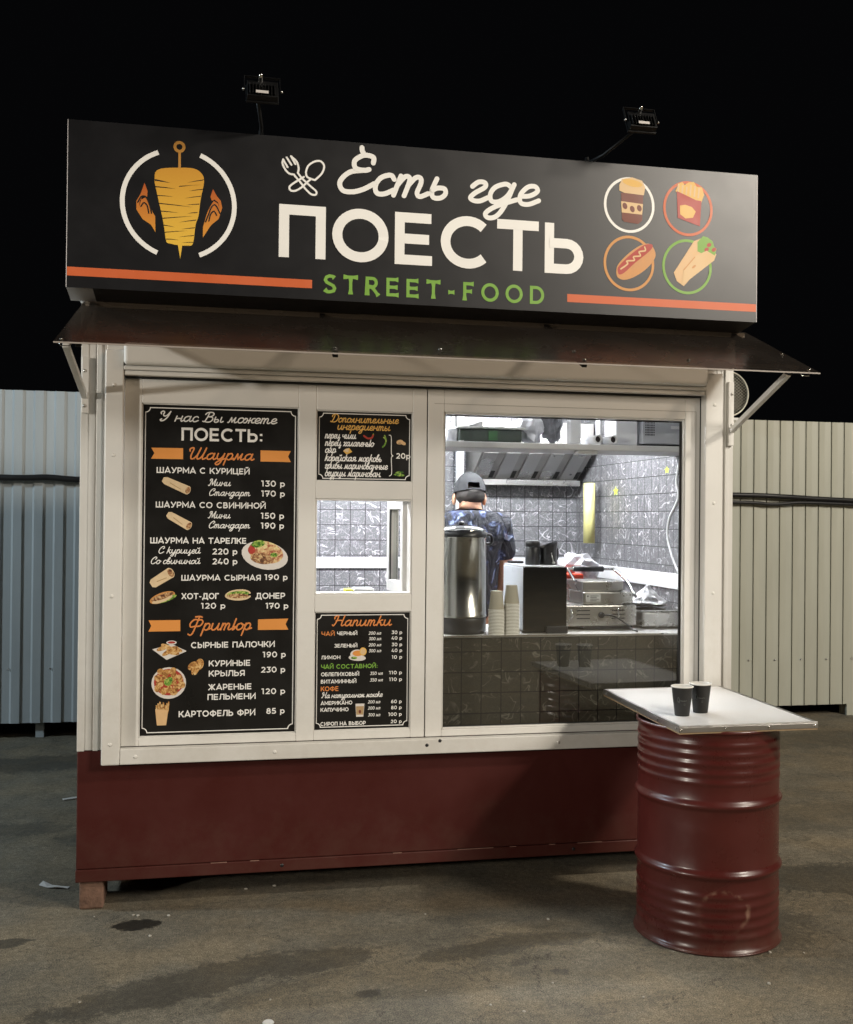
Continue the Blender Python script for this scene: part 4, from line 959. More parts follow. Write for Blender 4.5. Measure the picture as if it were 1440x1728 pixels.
floodlight(1.862, 4.40, 3.44, 1.70, 'black floodlight on a slanting arm above the food icons of the sign')

# ------------------------------------------------------------------ menu boards
def board(label, x0, x1, z0, z1, key, inset=.018, notch=.02, lw=.002):
    t = thing('menu_board', ((x0 + x1) / 2, YF, z0), label, 'menu board')
    yb = YF - .002
    b = MB(menu_black); b.box(x0, x1, yb, yb + .005, z0, z1); b.build('menu_sheet', t)
    m = MB(ink['W']); a, c, d, e = x0 + inset * .8, x1 - inset * .8, z0 + inset, z1 - inset
    pts = []
    for (px, pz, s0) in ((a, d, 90), (c, d, 180), (c, e, 270), (a, e, 360)):
        q = arc(px, pz, notch, notch, s0, s0 - 90, 6)
        pts += q
    ribbon(m, pts + [pts[0]], lw, yb - .0006)
    m.build('border_line', t, norm=False)
    for (s, k, tx0, tx1, z, h, col) in TEXTS[key]:
        m = MB(ink[col]); write(m, s, k, tx0, tx1, z, h, yb - .0006); m.build('menu_text', t, norm=False)
    return t, yb - .0006
lavash = mat("lavash_print", (.72, .55, .34), .5, var=.18, scale=40); lav2 = mat("lavash_shadow_print", (.45, .30, .15), .5, var=.2, scale=50)
fill1 = food_mat("filling_print", (.10, .04, .02, 1), (.38, .18, .08, 1), (.68, .50, .26, 1)); fill2 = food_mat("fried_print", (.22, .08, .02, 1), (.55, .28, .08, 1), (.78, .55, .26, 1), 70)
greenm = food_mat("greens_print", (.03, .10, .01, 1), (.16, .33, .04, 1), (.50, .55, .14, 1)); plate_m = mat("plate_print", (.72, .68, .64), .4, var=.08); salad = food_mat("salad_print", (.35, .09, .05, 1), (.66, .40, .20, 1), (.78, .70, .36, 1), 60)
def wrapped(m, f, y, ang, flip=1):
    cx, cz, rx, rz = f; c, s = math.cos(math.radians(ang)), math.sin(math.radians(ang))
    L_ = math.hypot(rx, rz) * .86; W_ = rz * .72 if rz < rx * .6 else rz * .55
    m.m(lavash)
    T_ = lambda u, v: (cx + u * c - v * s, cz + u * s + v * c)
    flat(m, [T_(*p) for p in [(-L_, -W_ * .6), (-L_ * .8, -W_), (L_ * .75, -W_ * 1.1), (L_ * .75, W_ * 1.1), (-L_ * .8, W_ * .9), (-L_, W_ * .5)]], y)
    m.m(lav2); flat(m, [T_(*p) for p in [(-L_ * .5, -W_ * .2), (L_ * .3, -W_ * .55), (L_ * .3, -W_ * .4), (-L_ * .5, -.0 * W_)]], y - .0002)
    m.m(lavash); q = T_(L_ * .72, 0); disc(m, q[0], q[1], W_ * .75, W_ * 1.12, y - .0003, ang)
    m.m(fill1); disc(m, q[0] + .002, q[1], W_ * .55, W_ * .9, y - .0005, ang)
t, ym = board('tall black menu board headed ПОЕСТЬ on the left frame', -.262, .414, .7365, 2.1815, 'menu')
for r_ in RIB:
    m = MB(ink['B']); flat(m, r_, ym); m.build('ribbon_print', t, norm=False)
def pic(parent): return MB(lavash), parent
m = MB(lavash); wrapped(m, FOOD['wrapA'], ym, -24); m.build('food_picture', t, norm=False)
m = MB(lavash); wrapped(m, FOOD['wrapB'], ym, -30); m.build('food_picture', t, norm=False)
m = MB(lavash); wrapped(m, FOOD['wrapC'], ym, 32); m.build('food_picture', t, norm=False)
cx, cz, rx, rz = FOOD['plate']
m = MB(plate_m); disc(m, cx, cz - .006, rx, rz * .92, ym, -12); m.m(salad); disc(m, cx + .004, cz + .008, rx * .76, rz * .72, ym - .0003, -14)
m.m(fill1); disc(m, cx - .012, cz - .02, rx * .5, rz * .36, ym - .0005, -8); m.m(greenm); disc(m, cx - .03, cz + .045, .03, .016, ym - .0006, 10); disc(m, cx + .04, cz - .004, .016, .010, ym - .0006)
m.m(redp); disc(m, cx - .058, cz + .018, .016, .018, ym - .0006); m.build('food_picture', t, norm=False)
cx, cz, rx, rz = FOOD['hotdog']
m = MB(bunm); disc(m, cx, cz, rx * .98, rz * .72, ym, 20); m.m(greenm); disc(m, cx + .02, cz - .006, rx * .75, rz * .35, ym - .0002, 22); m.m(lavash); disc(m, cx, cz - .008, rx * .8, rz * .4, ym - .0003, 20); m.m(fill1); disc(m, cx, cz + .004, rx * .85, rz * .38, ym - .0005, 20); m.build('food_picture', t, norm=False)
cx, cz, rx, rz = FOOD['doner']
m = MB(lavash); disc(m, cx, cz, rx, rz * .8, ym, 6, a0=0, a1=180); disc(m, cx, cz - .004, rx, rz * .7, ym - .0002, 0, a0=180, a1=360); m.m(greenm); disc(m, cx, cz + .004, rx * .85, rz * .42, ym - .0004, 4); m.m(fill1); disc(m, cx, cz - .005, rx * .85, rz * .35, ym - .0006); m.build('food_picture', t, norm=False)
cx, cz, rx, rz = FOOD['sticks']
m = MB(plate_m); flat(m, [(cx - rx, cz + .004), (cx - .012, cz - rz), (cx + rx, cz - .006), (cx + .01, cz + rz * .6)], ym)
m.m(fill2)
for i, (dx, dz, an) in enumerate(((-.03, .008, 20), (-.012, .014, -25), (.012, .006, 10), (.03, .002, -20), (-.008, -.010, 30), (.016, -.012, -10))): disc(m, cx + dx, cz + dz, .026, .0095, ym - .0003 - .0001 * i, an)
m.m(plate_m); disc(m, cx + .008, cz + .032, .022, .009, ym - .0011); m.m(redp); disc(m, cx + .008, cz + .033, .016, .005, ym - .0013); m.build('food_picture', t, norm=False)
cx, cz, rx, rz = FOOD['wings']
m = MB(fill2); disc(m, cx - .01, cz + .004, .026, .017, ym, 30); disc(m, cx + .016, cz + .010, .018, .025, ym - .0002, -15); disc(m, cx + .004, cz - .016, .009, .022, ym - .0003, -25); disc(m, cx - .012, cz - .018, .006, .018, ym - .0004, -8); m.build('food_picture', t, norm=False)
cx, cz, rx, rz = FOOD['bowl']
m = MB(plate_m); disc(m, cx, cz - .004, rx, rz * .95, ym); m.m(redp); disc(m, cx, cz, rx * .86, rz * .8, ym - .0002); m.m(fill2)
for i in range(15):
    a = i * 2.4; rr = .016 + .0105 * (i ** .5) ; disc(m, cx + rr * math.cos(a) * 1.05, cz + rr * math.sin(a), .0165, .0135, ym - .0004 - .0001 * (i % 7), i * 37)
m.m(greenm); disc(m, cx - .004, cz, .017, .016, ym - .0014); disc(m, cx + .006, cz + .012, .010, .012, ym - .0015, 40); m.build('food_picture', t, norm=False)
cx, cz, rx, rz = FOOD['friesc']
m = MB(fill2)
for i in range(8): x_ = cx - .024 + i * .0065; flat(m, [(x_, cz), (x_ + .006, cz), (x_ + .008 + (i - 4) * .001, cz + .035 + (i * 7 % 5) * .004), (x_ + .002 + (i - 4) * .001, cz + .038 + (i * 7 % 5) * .004)], ym - .0001 * (i % 3))
m.m(paleb); flat(m, [(cx - .020, cz - rz), (cx + .019, cz - rz), (cx + .027, cz + .014), (cx - .028, cz + .02)], ym - .0004); m.build('food_picture', t, norm=False)

t, ym = board('small black board of extra ingredients above the serving hatch', .4965, .9275, 1.8575, 2.1735, 'add', .012, .018, .0018)
m = MB(ink['W']); ribbon(m, smooth_pts(BRACE, 5), .0016, ym, caps=True); m.build('brace_print', t, norm=False)
def E_(k): return FOOD[k]
cx, cz, rx, rz = E_('chili'); m = MB(redp); ribbon(m, smooth_pts([(cx - rx * .9, cz + .002), (cx - .006, cz - .009), (cx + .012, cz - .006), (cx + rx * .7, cz + .008)], 5), .004, ym, caps=True); m.m(ink['N']); ribbon(m, [(cx + rx * .7, cz + .008), (cx + rx * .75, cz + .015)], .0016, ym - .0003); m.build('food_picture', t, norm=False)
cx, cz, rx, rz = E_('jal'); m = MB(greenm); ribbon(m, smooth_pts([(cx - .008, cz - .026), (cx + .004, cz - .012), (cx + .007, cz + .006), (cx + .001, cz + .026)], 5), .0036, ym, caps=True); ribbon(m, smooth_pts([(cx - .004, cz + .018), (cx + .006, cz + .008), (cx + .008, cz - .004)], 4), .0026, ym - .0003, caps=True); m.build('food_picture', t, norm=False)
cx, cz, rx, rz = E_('cheese'); m = MB(yel); flat(m, [(cx - rx, cz), (cx - .005, cz - rz), (cx + rx, cz - .002), (cx + .006, cz + rz)], ym); m.m(lavash); flat(m, [(cx - rx, cz + .002), (cx + .002, cz - .006), (cx + .006, cz + rz), (cx - .010, cz + rz * .7)], ym - .0002); m.build('food_picture', t, norm=False)
cx, cz, rx, rz = E_('mush'); m = MB(paleb); disc(m, cx - .006, cz + .001, rx * .68, rz * .7, ym, 10); disc(m, cx + .010, cz - .004, rx * .5, rz * .5, ym - .0002, -20); m.m(lav2); disc(m, cx - .008, cz - .005, rx * .3, rz * .3, ym - .0004, 20); m.build('food_picture', t, norm=False)
cx, cz, rx, rz = E_('cuc'); m = MB(greenm); disc(m, cx, cz + .006, rx * .75, rz * .4, ym, 5); disc(m, cx - .002, cz - .005, rx, rz * .45, ym - .0002, -4); m.build('food_picture', t, norm=False)

t, ym = board('black drinks menu board below the serving hatch', .4965, .9275, .7435, 1.2685, 'drinks', .012, .018, .0018)
cx, cz, rx, rz = E_('tea'); m = MB(plate_m); disc(m, cx, cz - rz * .5, rx, rz * .48, ym, -4); disc(m, cx, cz + .002, rx * .8, rz * .75, ym - .0002); m.m(ink['B']); disc(m, cx + .002, cz + .006, rx * .6, rz * .45, ym - .0004); m.m(greenm); disc(m, cx - .014, cz - .014, .014, .006, ym - .0005)
cx, cz, rx, rz = E_('lemon'); m.m(yel); disc(m, cx, cz, rx, rz, ym - .0007); m.m(cream); disc(m, cx, cz, rx * .75, rz * .75, ym - .0009); m.build('food_picture', t, norm=False)
cx, cz, rx, rz = E_('latte'); m = MB(plate_m); flat(m, [(cx - rx * .8, cz - rz), (cx + rx * .75, cz - rz), (cx + rx, cz + rz * .8), (cx - rx, cz + rz * .8)], ym); m.m(lav2); flat(m, [(cx - rx * .76, cz - rz * .72), (cx + rx * .72, cz - rz * .72), (cx + rx * .88, cz + rz * .45), (cx - rx * .88, cz + rz * .45)], ym - .0002); m.m(brown); disc(m, cx, cz - .010, .006, .008, ym - .0004); m.build('food_picture', t, norm=False)
# ------------------------------------------------------------------ fences
def fence_sheet(x0, x1, y, z0, z1, pitch, prof):
    """profiled sheet: prof is a list of (u, depth) within one pitch"""
    m = MB(); pts = []; x = x0
    while x < x1:
        for u, d in prof: pts.append((x + u * pitch, y + d))
        x += pitch
    m = MB()
    lo = [m.bm.verts.new((a, c, z0)) for a, c in pts]; hi = [m.bm.verts.new((a, c, z1)) for a, c in pts]
    for i in range(len(pts) - 1): m.face((lo[i], lo[i + 1], hi[i + 1], hi[i]))
    return m
blue_m = mat("grey_blue_profiled_sheet", (.40, .43, .44), .42, var=.16, scale=3, bump=.06, bscale=3, stretch=(2, 2, .35))
beige_m = mat("pale_beige_profiled_sheet", (.43, .43, .36), .45, var=.14, scale=3, bump=.06, bscale=3, stretch=(2, 2, .35))
fy = 8.55
fn = thing('metal_fence', (-2.2, fy, 0), 'grey blue ribbed metal fence left of the kiosk', 'fence')
m = fence_sheet(-6.2, 1.4, fy, .12, 2.635, .150, [(0, 0), (.40, 0), (.50, .013), (.90, .013)]); m.m(blue_m); m.build('sheet', fn, norm=False)
m = MB(blue_m); m.box(-6.2, 1.4, fy + .025, fy + .06, 2.2, 2.24); m.box(-6.2, 1.4, fy + .025, fy + .06, .45, .49); m.build('rail', fn)
for x in (-5.2, -3.2, -1.2, .8):
    m = MB(blue_m); m.box(x - .03, x + .03, fy + .061, fy + .12, 0, 2.55); m.build('post', fn)
for x in [-1.45 + .3 * i for i in range(-3, 3)]:
    m = MB(steel); m.ball((x + .03, fy - .002, .53), (.009, .005, .009), 5); m.build('screw', fn)
fn = thing('metal_fence', (5.0, fy, 0), 'pale beige slatted metal fence right of the kiosk', 'fence')
pit = .1235
for k in range(70):
    pass
m = fence_sheet(1.45, 10.0, fy - .06, .10, 2.575, pit, [(0, 0), (.07, .003), (.45, .007), (.83, .003), (.90, 0), (.905, .022), (.985, .022), (.99, 0)]); m.m(beige_m); m.build('sheet', fn, norm=False)
m = MB(beige_m); m.box(1.45, 10.0, fy - .03, fy + .01, 2.2, 2.24); m.box(1.45, 10.0, fy - .03, fy + .01, .45, .49); m.build('rail', fn)
for x in (2.0, 3.85, 5.60, 7.4, 9.2):
    m = MB(beige_m); m.box(x - .035, x + .035, fy - .055, fy - .031, 0, .099); m.box(x - .035, x + .035, fy + .0105, fy + .06, 0, 2.5); m.build('post', fn)
for i in range(-2, 6):
    m = MB(steel); m.ball((4.62 + .247 * i, fy - .062, .50), (.008, .005, .008), 5); m.build('screw', fn)
pipe_m = mat("black_corrugated_conduit", (.010, .010, .011), .42)
def pipe(name, pts, r, label):
    m = MB(pipe_m); q = smooth_pts3(pts, 6); m.tube(q, r, 10)
    return tag(m.build(name), label, 'pipe')
def smooth_pts3(p, k=6):
    p = [Vector(v) for v in p]; q = [p[0]] + p + [p[-1]]; out = []
    for i in range(1, len(q) - 2):
        for j in range(k):
            t = j / k; a, b, c, d = q[i - 1:i + 3]
            out.append(.5 * (2 * b + (c - a) * t + (2 * a - 5 * b + 4 * c - d) * t * t + (3 * b - a - 3 * c + d) * t ** 3))
    out.append(p[-1]); return out
py_ = fy - .03
pipe('cable_conduit', [(-6.2, py_, 2.02), (-3, py_, 2.0), (-1.5, py_, 1.972), (-1.15, py_, 1.978), (-.85, py_, 1.963), (.3, py_, 1.95), (1.35, py_, 1.94)], .024, 'black cable conduit strung along the blue ribbed fence')
py_ = fy - .095
pipe('cable_conduit', [(1.5, py_, 1.93), (4.3, py_, 1.925), (4.9, py_ - .01, 1.915), (5.4, py_, 1.895), (6.5, py_, 1.87), (9.5, py_, 1.85)], .021, 'upper black cable conduit along the beige slatted fence')
pipe('cable_conduit', [(1.5, py_, 1.86), (4.3, py_, 1.862), (4.8, py_, 1.848), (5.1, py_, 1.865), (5.6, py_, 1.855), (6.5, py_, 1.825), (9.5, py_, 1.80)], .016, 'lower black cable conduit meeting the upper one on the beige fence')
for x in (-1.3, -4.0): pass
# round vent behind the fence corner
vt = thing('round_vent', (4.38, 8.40, 2.58), 'round vent with a wire mesh grille above the beige fence', 'vent')
vc = Vector((4.335, 8.36, 2.775))
Mv = Matrix.Translation(vc) @ Matrix.Rotation(math.radians(90), 4, 'X')
m = MB(black_plastic); m.lathe((0, 0, 0), [(.165, -.18), (.186, -.16), (.186, -.004)], 36, cap0=True, M=Mv); m.build('casing', vt)
m = MB(mat("vent_hub_dark", (.05, .045, .03), .6)); m.lathe((0, 0, 0), [(.0001, -.05), (.178, -.05)], 30, M=Mv); m.build('back_plate', vt)
wire = mat("galvanised_wire", (.50, .48, .40), .4, .3)
m = MB(wire); m.tube([Mv @ Vector((.188 * math.cos(i * math.pi / 24), .188 * math.sin(i * math.pi / 24), 0)) for i in range(49)], .008, 8, caps=False); m.build('rim', vt)
m = MB(wire)
for i in range(-8, 9):
    d = i * .0205; hw = math.sqrt(max(0, .186 ** 2 - d * d))
    if hw < .02: continue
    c, s = math.cos(math.radians(52)), math.sin(math.radians(52))
    for sg_, zz_ in ((1, .002), (-1, -.001)):
        p = [Mv @ Vector((d * c - t * s * sg_, d * s * sg_ + t * c, zz_)) for t in (-hw, hw)]
        m.tube(p, .0016, 5)
m.build('grille', vt)
m = MB(metal_white); m.box(4.2, 4.43, 8.33, 8.44, 2.548, 2.572); m.box(4.2, 4.24, 8.441, 8.488, 2.30, 2.572); m.build('bracket', vt, .003)
m = MB(black_plastic); m.box(4.26, 4.34, 8.36, 8.5, 2.5725, 2.612); m.build('foot', vt)

# ------------------------------------------------------------------ barrel table with cups
def drum_material():
    m = mat("red_drum_paint", (.068, .0112, .0088), .31, var=.3, scale=3.5, rvar=.10, bump=.12, bscale=7, coat=.08)
    nt = m.node_tree; N = nt.nodes; L = nt.links; p = N['Principled BSDF']
    tc = N.new('ShaderNodeTexCoord'); sp = N.new('ShaderNodeSeparateXYZ'); L.new(tc.outputs['Object'], sp.inputs[0])
    base = p.inputs['Base Color'].links[0].from_socket
    # a rubbed ring shaped scuff low on the front
    ang = math_node(nt, 'ARCTAN2', sp.outputs[1], sp.outputs[0])
    u = math_node(nt, 'MULTIPLY', math_node(nt, 'ADD', ang, 1.80), .286)
    v = math_node(nt, 'SUBTRACT', sp.outputs[2], .165)
    d = math_node(nt, 'SQRT', math_node(nt, 'ADD', math_node(nt, 'MULTIPLY', u, u), math_node(nt, 'MULTIPLY', math_node(nt, 'MULTIPLY', v, v), 1.7)))
    nz = N.new('ShaderNodeTexNoise'); nz.inputs['Scale'].default_value = 26; nz.inputs['Detail'].default_value = 6; L.new(tc.outputs['Object'], nz.inputs['Vector'])
    n2 = N.new('ShaderNodeTexNoise'); n2.inputs['Scale'].default_value = 9; n2.inputs['Detail'].default_value = 3; L.new(tc.outputs['Object'], n2.inputs['Vector'])
    dd = math_node(nt, 'ABSOLUTE', math_node(nt, 'SUBTRACT', math_node(nt, 'ADD', d, math_node(nt, 'MULTIPLY', math_node(nt, 'SUBTRACT', n2.outputs['Fac'], .5), .035)), .103))
    r = N.new('ShaderNodeMapRange'); r.inputs[1].default_value = 0; r.inputs[2].default_value = .017; r.inputs[3].default_value = 1; r.inputs[4].default_value = 0; L.new(dd, r.inputs[0])
    qd = N.new('ShaderNodeMapRange'); qd.inputs[1].default_value = -.05; qd.inputs[2].default_value = .10; qd.inputs[3].default_value = .12
    L.new(math_node(nt, 'ADD', math_node(nt, 'MULTIPLY', u, .6), v), qd.inputs[0])
    k = N.new('ShaderNodeMapRange'); k.inputs[1].default_value = .47; k.inputs[2].default_value = .62; L.new(nz.outputs['Fac'], k.inputs[0])
    f = math_node(nt, 'MULTIPLY', math_node(nt, 'MULTIPLY', r.outputs[0], k.outputs[0]), math_node(nt, 'MULTIPLY', qd.outputs[0], .7))
    mx = N.new('ShaderNodeMix'); mx.data_type = 'RGBA'; mx.inputs[7].default_value = (.33, .20, .14, 1)
    L.new(f, mx.inputs[0]); L.new(base, mx.inputs[6]); L.new(mx.outputs[2], p.inputs['Base Color'])
    add_dirt(m, 0, .16, (.10, .062, .045, 1), .45, 12)
    return m
DX, DY = 2.066, 4.134
R0 = .284
dm = drum_material()
prof = [(.2925, .0), (.2945, .004), (.2945, .012), (.290, .016), (R0, .022)]
def bumpz(z0, w, h):
    return [(R0 + h * (.5 - .5 * math.cos(2 * math.pi * i / 8)), z0 - w / 2 + w * i / 8) for i in range(9)]
for z in (.067, .106, .146, .186, .226): prof += bumpz(z, .036, .0034)
prof += bumpz(.307, .05, .0125); prof += [(R0, .40), (R0, .50)]; prof += bumpz(.578, .05, .0125)
for z in (.668, .705, .742, .779, .816): prof += bumpz(z, .034, .0034)
prof += [(R0, .842), (R0, .858), (.290, .861), (.2935, .864), (.2935, .872), (.290, .875), (.284, .872), (.283, .862), (.0001, .862)]
dr = thing('oil_drum', (DX, DY, 0), 'dark red oil drum with a scuffed front under the white tabletop', 'barrel')
m = MB(dm); m.lathe((0, 0, 0), prof, 96); o = m.build('body', None); o.parent = dr
m = MB(dm)
m.tube([(.2945 * math.cos(i * math.pi / 36), .2945 * math.sin(i * math.pi / 36), .006) for i in range(73)], .0042, 6, caps=False); o = m.build('chime', None); o.parent = dr
# table top: measured corners, slightly turned and not quite level
tt = thing('table_top', (2.113, 4.285, .905), 'square white tabletop with metal edging resting on the red barrel', 'table top')
Mt = Matrix.Rotation(-.0324, 4, 'Z') @ Matrix.Rotation(.008, 4, 'X') @ Matrix.Rotation(-.010, 4, 'Y')
tw, td = .29, .437
lam = mat("white_laminate", (.70, .69, .68), .36, var=.025, scale=7, rvar=.04)
def local(m, name, par, **k):
    o = m.build(name, None, **k); o.parent = par; return o
m = MB(lam); m.box(-tw + .012, tw - .012, -td + .012, td - .012, -.004, -.0005, Mt); local(m, 'laminate', tt)
m = MB(mat("chipboard_edge", (.30, .21, .12), .8, var=.35, scale=60)); m.box(-tw + .001, tw - .001, -td + .001, td - .001, -.030, -.0042, Mt); local(m, 'board', tt)
al = mat("aluminium_edge", (.46, .45, .44), .36, 1.0, var=.06, rvar=.04)
for (a, c, d, e) in ((-tw, -tw + .0115, -td, td), (tw - .0115, tw, -td, td)):
    m = MB(al); m.box(a, c, d, e, -.0038, .0012, Mt); xx = (a - .0012, a + .0008) if a < 0 else (c - .0008, c + .0012); m.box(xx[0], xx[1], d, e, -.0235, -.0039, Mt); local(m, 'edging', tt, bevel=.0006)
for (d, e) in ((-td, -td + .0115), (td - .0115, td)):
    m = MB(al); m.box(-tw + .0118, tw - .0118, d, e, -.0038, .0011, Mt); yy = (d - .0012, d + .0008) if d < 0 else (e - .0008, e + .0012); m.box(-tw + .001, tw - .001, yy[0], yy[1], -.0235, -.0039, Mt); local(m, 'edging', tt, bevel=.0006)
for x in (-.282, -.10, .08, .275):
    m = MB(chrome); m.ball(Mt @ Vector((x, -td - .0015, -.013)), (.0055, .003, .0055), 6); local(m, 'screw', tt)
for y in (-.41, -.22, .0, .2, .40):
    m = MB(chrome); m.ball(Mt @ Vector((-tw - .0015, y, -.013)), (.003, .0055, .0055), 6); local(m, 'screw', tt)
cup_black = mat("black_paper_cup", (.014, .0135, .012), .55, var=.25, scale=30); cup_white = mat("white_paper_lip", (.72, .70, .66), .5)
cup_ink = mat("grey_cup_script", (.10, .10, .095), .5)
def cup(x, y, z, label, turn):
    c = thing('paper_cup', (x, y, z), label, 'cup', 'paper cups on the barrel table')
    m = MB(cup_black); m.lathe((0, 0, 0), [(.0001, .006), (.0285, .006), (.0285, 0), (.0295, .001), (.0425, .116)], 40); local(m, 'body', c)
    m = MB(cup_white); m.tube([(.0435 * math.cos(i * math.pi / 20), .0435 * math.sin(i * math.pi / 20), .118) for i in range(41)], .0026, 8, caps=False)
    m.lathe((0, 0, 0), [(.0422, .117), (.0293, .004), (.0001, .0065)], 40); local(m, 'lip', c)
    m = MB(mat("coffee_dregs", (.10, .05, .025), .3)); m.lathe((0, 0, 0), [(.0001, .03), (.0318, .03)], 30); local(m, 'drink', c)
    m = MB(cup_ink)
    def wrap(pts, r):
        f2 = MB(cup_ink)
        q = smooth_pts(pts, 5); k = len(q)
        for i in range(k - 1):
            (a0, h0), (a1, h1) = q[i], q[i + 1]
            dx, dz = (a1 - a0), (h1 - h0); L_ = math.hypot(dx, dz) or 1; nx, nz = -dz / L_ * r, dx / L_ * r
            vs = []
            for a, h in ((a0 - nx, h0 - nz), (a1 - nx, h1 - nz), (a1 + nx, h1 + nz), (a0 + nx, h0 + nz)):
                rad = .0295 + (.0425 - .0295) * h / .116 + .0004
                th = turn + a / .036
                vs.append(m.bm.verts.new((rad * math.cos(th), rad * math.sin(th), h)))
            m.face(vs)
    wrap([(-.020, .060), (-.017, .078), (-.012, .070), (-.013, .056), (-.018, .060), (-.008, .066)], .0008)
    wrap([(-.008, .062), (-.004, .066), (-.002, .061), (.001, .066), (.003, .061), (.007, .066), (.009, .061), (.013, .066), (.018, .063)], .0008)
    wrap([(.004, .050), (.008, .053), (.012, .050)], .0006); wrap([(.004, .045), (.008, .047), (.012, .045)], .0006)
    local(m, 'printed_script', c, norm=False)
    return c
def tz(x, y):
    Mi = Matrix.Translation((2.113, 4.285, .905)) @ Mt
    n = Mi.to_3x3() @ Vector((0, 0, 1)); p0 = Mi @ Vector((0, 0, -.0004))
    return p0.z - (n.x * (x - p0.x) + n.y * (y - p0.y)) / n.z
cup(1.922, 4.075, tz(1.922, 4.075), 'black paper cup nearer the front edge of the white tabletop', math.radians(248))
cup(2.026, 4.122, tz(2.026, 4.122), 'black paper cup just behind and right of the other cup', math.radians(243))

# ------------------------------------------------------------------ inside the kiosk
CT = 1.143
co = thing('counter', (1.0, 5.15, .69), 'dark tiled serving counter behind the big window', 'counter')
m = MB(mat("counter_top_laminate", (.55, .54, .52), .35)); m.box(XL + .07, XR - .07, 4.905, 5.45, CT - .009, CT); m.build('counter_top', co, .003)
m = MB(tile_dk); m.box(XL + .071, XR - .071, 4.912, 4.93, .6905, CT - .0095); m.build('front_panel', co)
m = MB(inner_white); m.box(XL + .072, XR - .072, 5.38, 5.40, .6905, CT - .0095); m.build('back_panel', co)
m = MB(chrome); m.box(XL + .07, XR - .07, 4.9005, 4.9045, CT - .004, CT + .0012); m.build('edge_trim', co)
# water boiler
wb = thing('water_boiler', (1.228, 5.06, CT), 'tall polished steel water boiler with black base and lid', 'boiler')
bx, by = 1.228, 5.06
m = MB(black_plastic); m.lathe((bx, by, CT), [(.112, 0), (.121, .006), (.123, .07), (.121, .078)], 48, cap0=True, cap1=True); m.build('base', wb)
m = MB(mat("boiler_steel", (.42, .41, .38), .2, 1.0, var=.05, rvar=.04)); m.lathe((bx, by, CT), [(.121, .079), (.126, .082), (.124, .09), (.122, .092), (.122, .455), (.125, .458), (.125, .464)], 64); m.build('tank', wb)
m = MB(black_plastic); m.lathe((bx, by, CT), [(.126, .465), (.126, .488), (.110, .494)], 48); m.build('collar', wb)
m = MB(chrome); m.lathe((bx, by, CT), [(.122, .4945), (.121, .499), (.085, .514), (.03, .522), (.0001, .523)], 48); m.build('lid', wb)
m = MB(black_plastic); m.ball((bx, by, CT + .53), (.018, .018, .01), 6); m.build('lid_knob', wb)
for sx in (-1, 1):
    m = MB(black_plastic); m.tube(smooth_pts3([(bx + sx * .121, by, CT + .475), (bx + sx * .15, by, CT + .47), (bx + sx * .152, by, CT + .435), (bx + sx * .124, by, CT + .43)], 5), .007, 8); m.build('handle', wb)
m = MB(black_plastic); m.tube([(bx, by + .12, CT + .10), (bx, by + .165, CT + .10), (bx, by + .17, CT + .075)], .012, 10); m.build('tap', wb)
# nested cups, upside down in two stacks
me_cup = None
kraft_m = mat("greyish_cup_paper", (.36, .33, .26), .6, var=.05)
paper_m = mat("white_paper_cups", (.85, .84, .80), .6, var=.04)
def stack_cup(x, y, z, label, grp):
    global me_cup
    if me_cup is None:
        m = MB(paper_m); m.lathe((0, 0, 0), [(.0366, 0), (.0395, .0008), (.0395, .0030), (.0366, .0038)], 28); m.m(kraft_m); m.lathe((0, 0, 0), [(.0366, .0038), (.0272, .090), (.0268, .092), (.0001, .0915)], 28)
        o = m.build('paper_cup'); me_cup = o.data
    else:
        o = bpy.data.objects.new('paper_cup', me_cup); COL.objects.link(o)
    o.location = (x, y, z)
    return tag(o, label, 'cup', grp)
for (sx, sy, n, lb, gp_) in ((1.380, 4.958, 18, 'white paper cup nested upside down in the stack touching the boiler', 'cup stack beside the boiler'), (1.4565, 4.963, 22, 'white paper cup nested upside down in the stack by the coffee machine', 'cup stack beside the coffee machine')):
    for k in range(n):
        last = k == n - 1
        l_b = lb if not last else lb.replace('nested upside down in', 'topmost and full height on')
        stack_cup(sx + .0006 * math.sin(k * 1.7), sy, CT + .0005 + k * .0068, l_b, gp_)
# coffee machine
cm = thing('coffee_machine', (1.65, 5.27, CT), 'boxy coffee machine with black glass front and pale side', 'coffee machine')
side = mat("pale_grey_machine_side", (.62, .64, .68), .35)
m = MB(side); m.box(1.521, 1.735, 4.985, 5.34, CT + .012, CT + .318); m.build('body', cm, .006)
m = MB(mat("black_gloss_front", (.012, .012, .012), .08, rvar=.03)); m.box(1.518, 1.738, 4.972, 4.9845, CT + .004, CT + .322); m.build('front_panel', cm, .003)
m = MB(black_plastic); m.box(1.63, 1.738, 4.95, 4.9715, CT + .0015, CT + .035); m.build('drip_tray', cm, .003)
m = MB(side); m.box(1.523, 1.733, 4.99, 5.33, CT + .3185, CT + .327); m.build('top_panel', cm, .002)
m = MB(mat("side_recess_grey", (.40, .42, .46), .5)); m.box(1.5195, 1.5208, 5.09, 5.16, CT + .09, CT + .17); m.build('side_recess', cm)
for (x, y) in ((1.54, 5.02), (1.715, 5.02), (1.54, 5.32), (1.715, 5.32)):
    m = MB(black_plastic); m.lathe((x, y, CT), [(.012, 0), (.012, .0118)], 12, cap0=True, cap1=True); m.build('foot', cm)
m = MB(black_plastic); m.box(1.535, 1.60, 5.24, 5.32, CT + .3275, CT + .34); m.build('bean_lid', cm, .004)
tp = CT + .3275
jr = thing('black_jar', (1.602, 5.10, tp), 'black lidded jar standing on the coffee machine', 'jar')
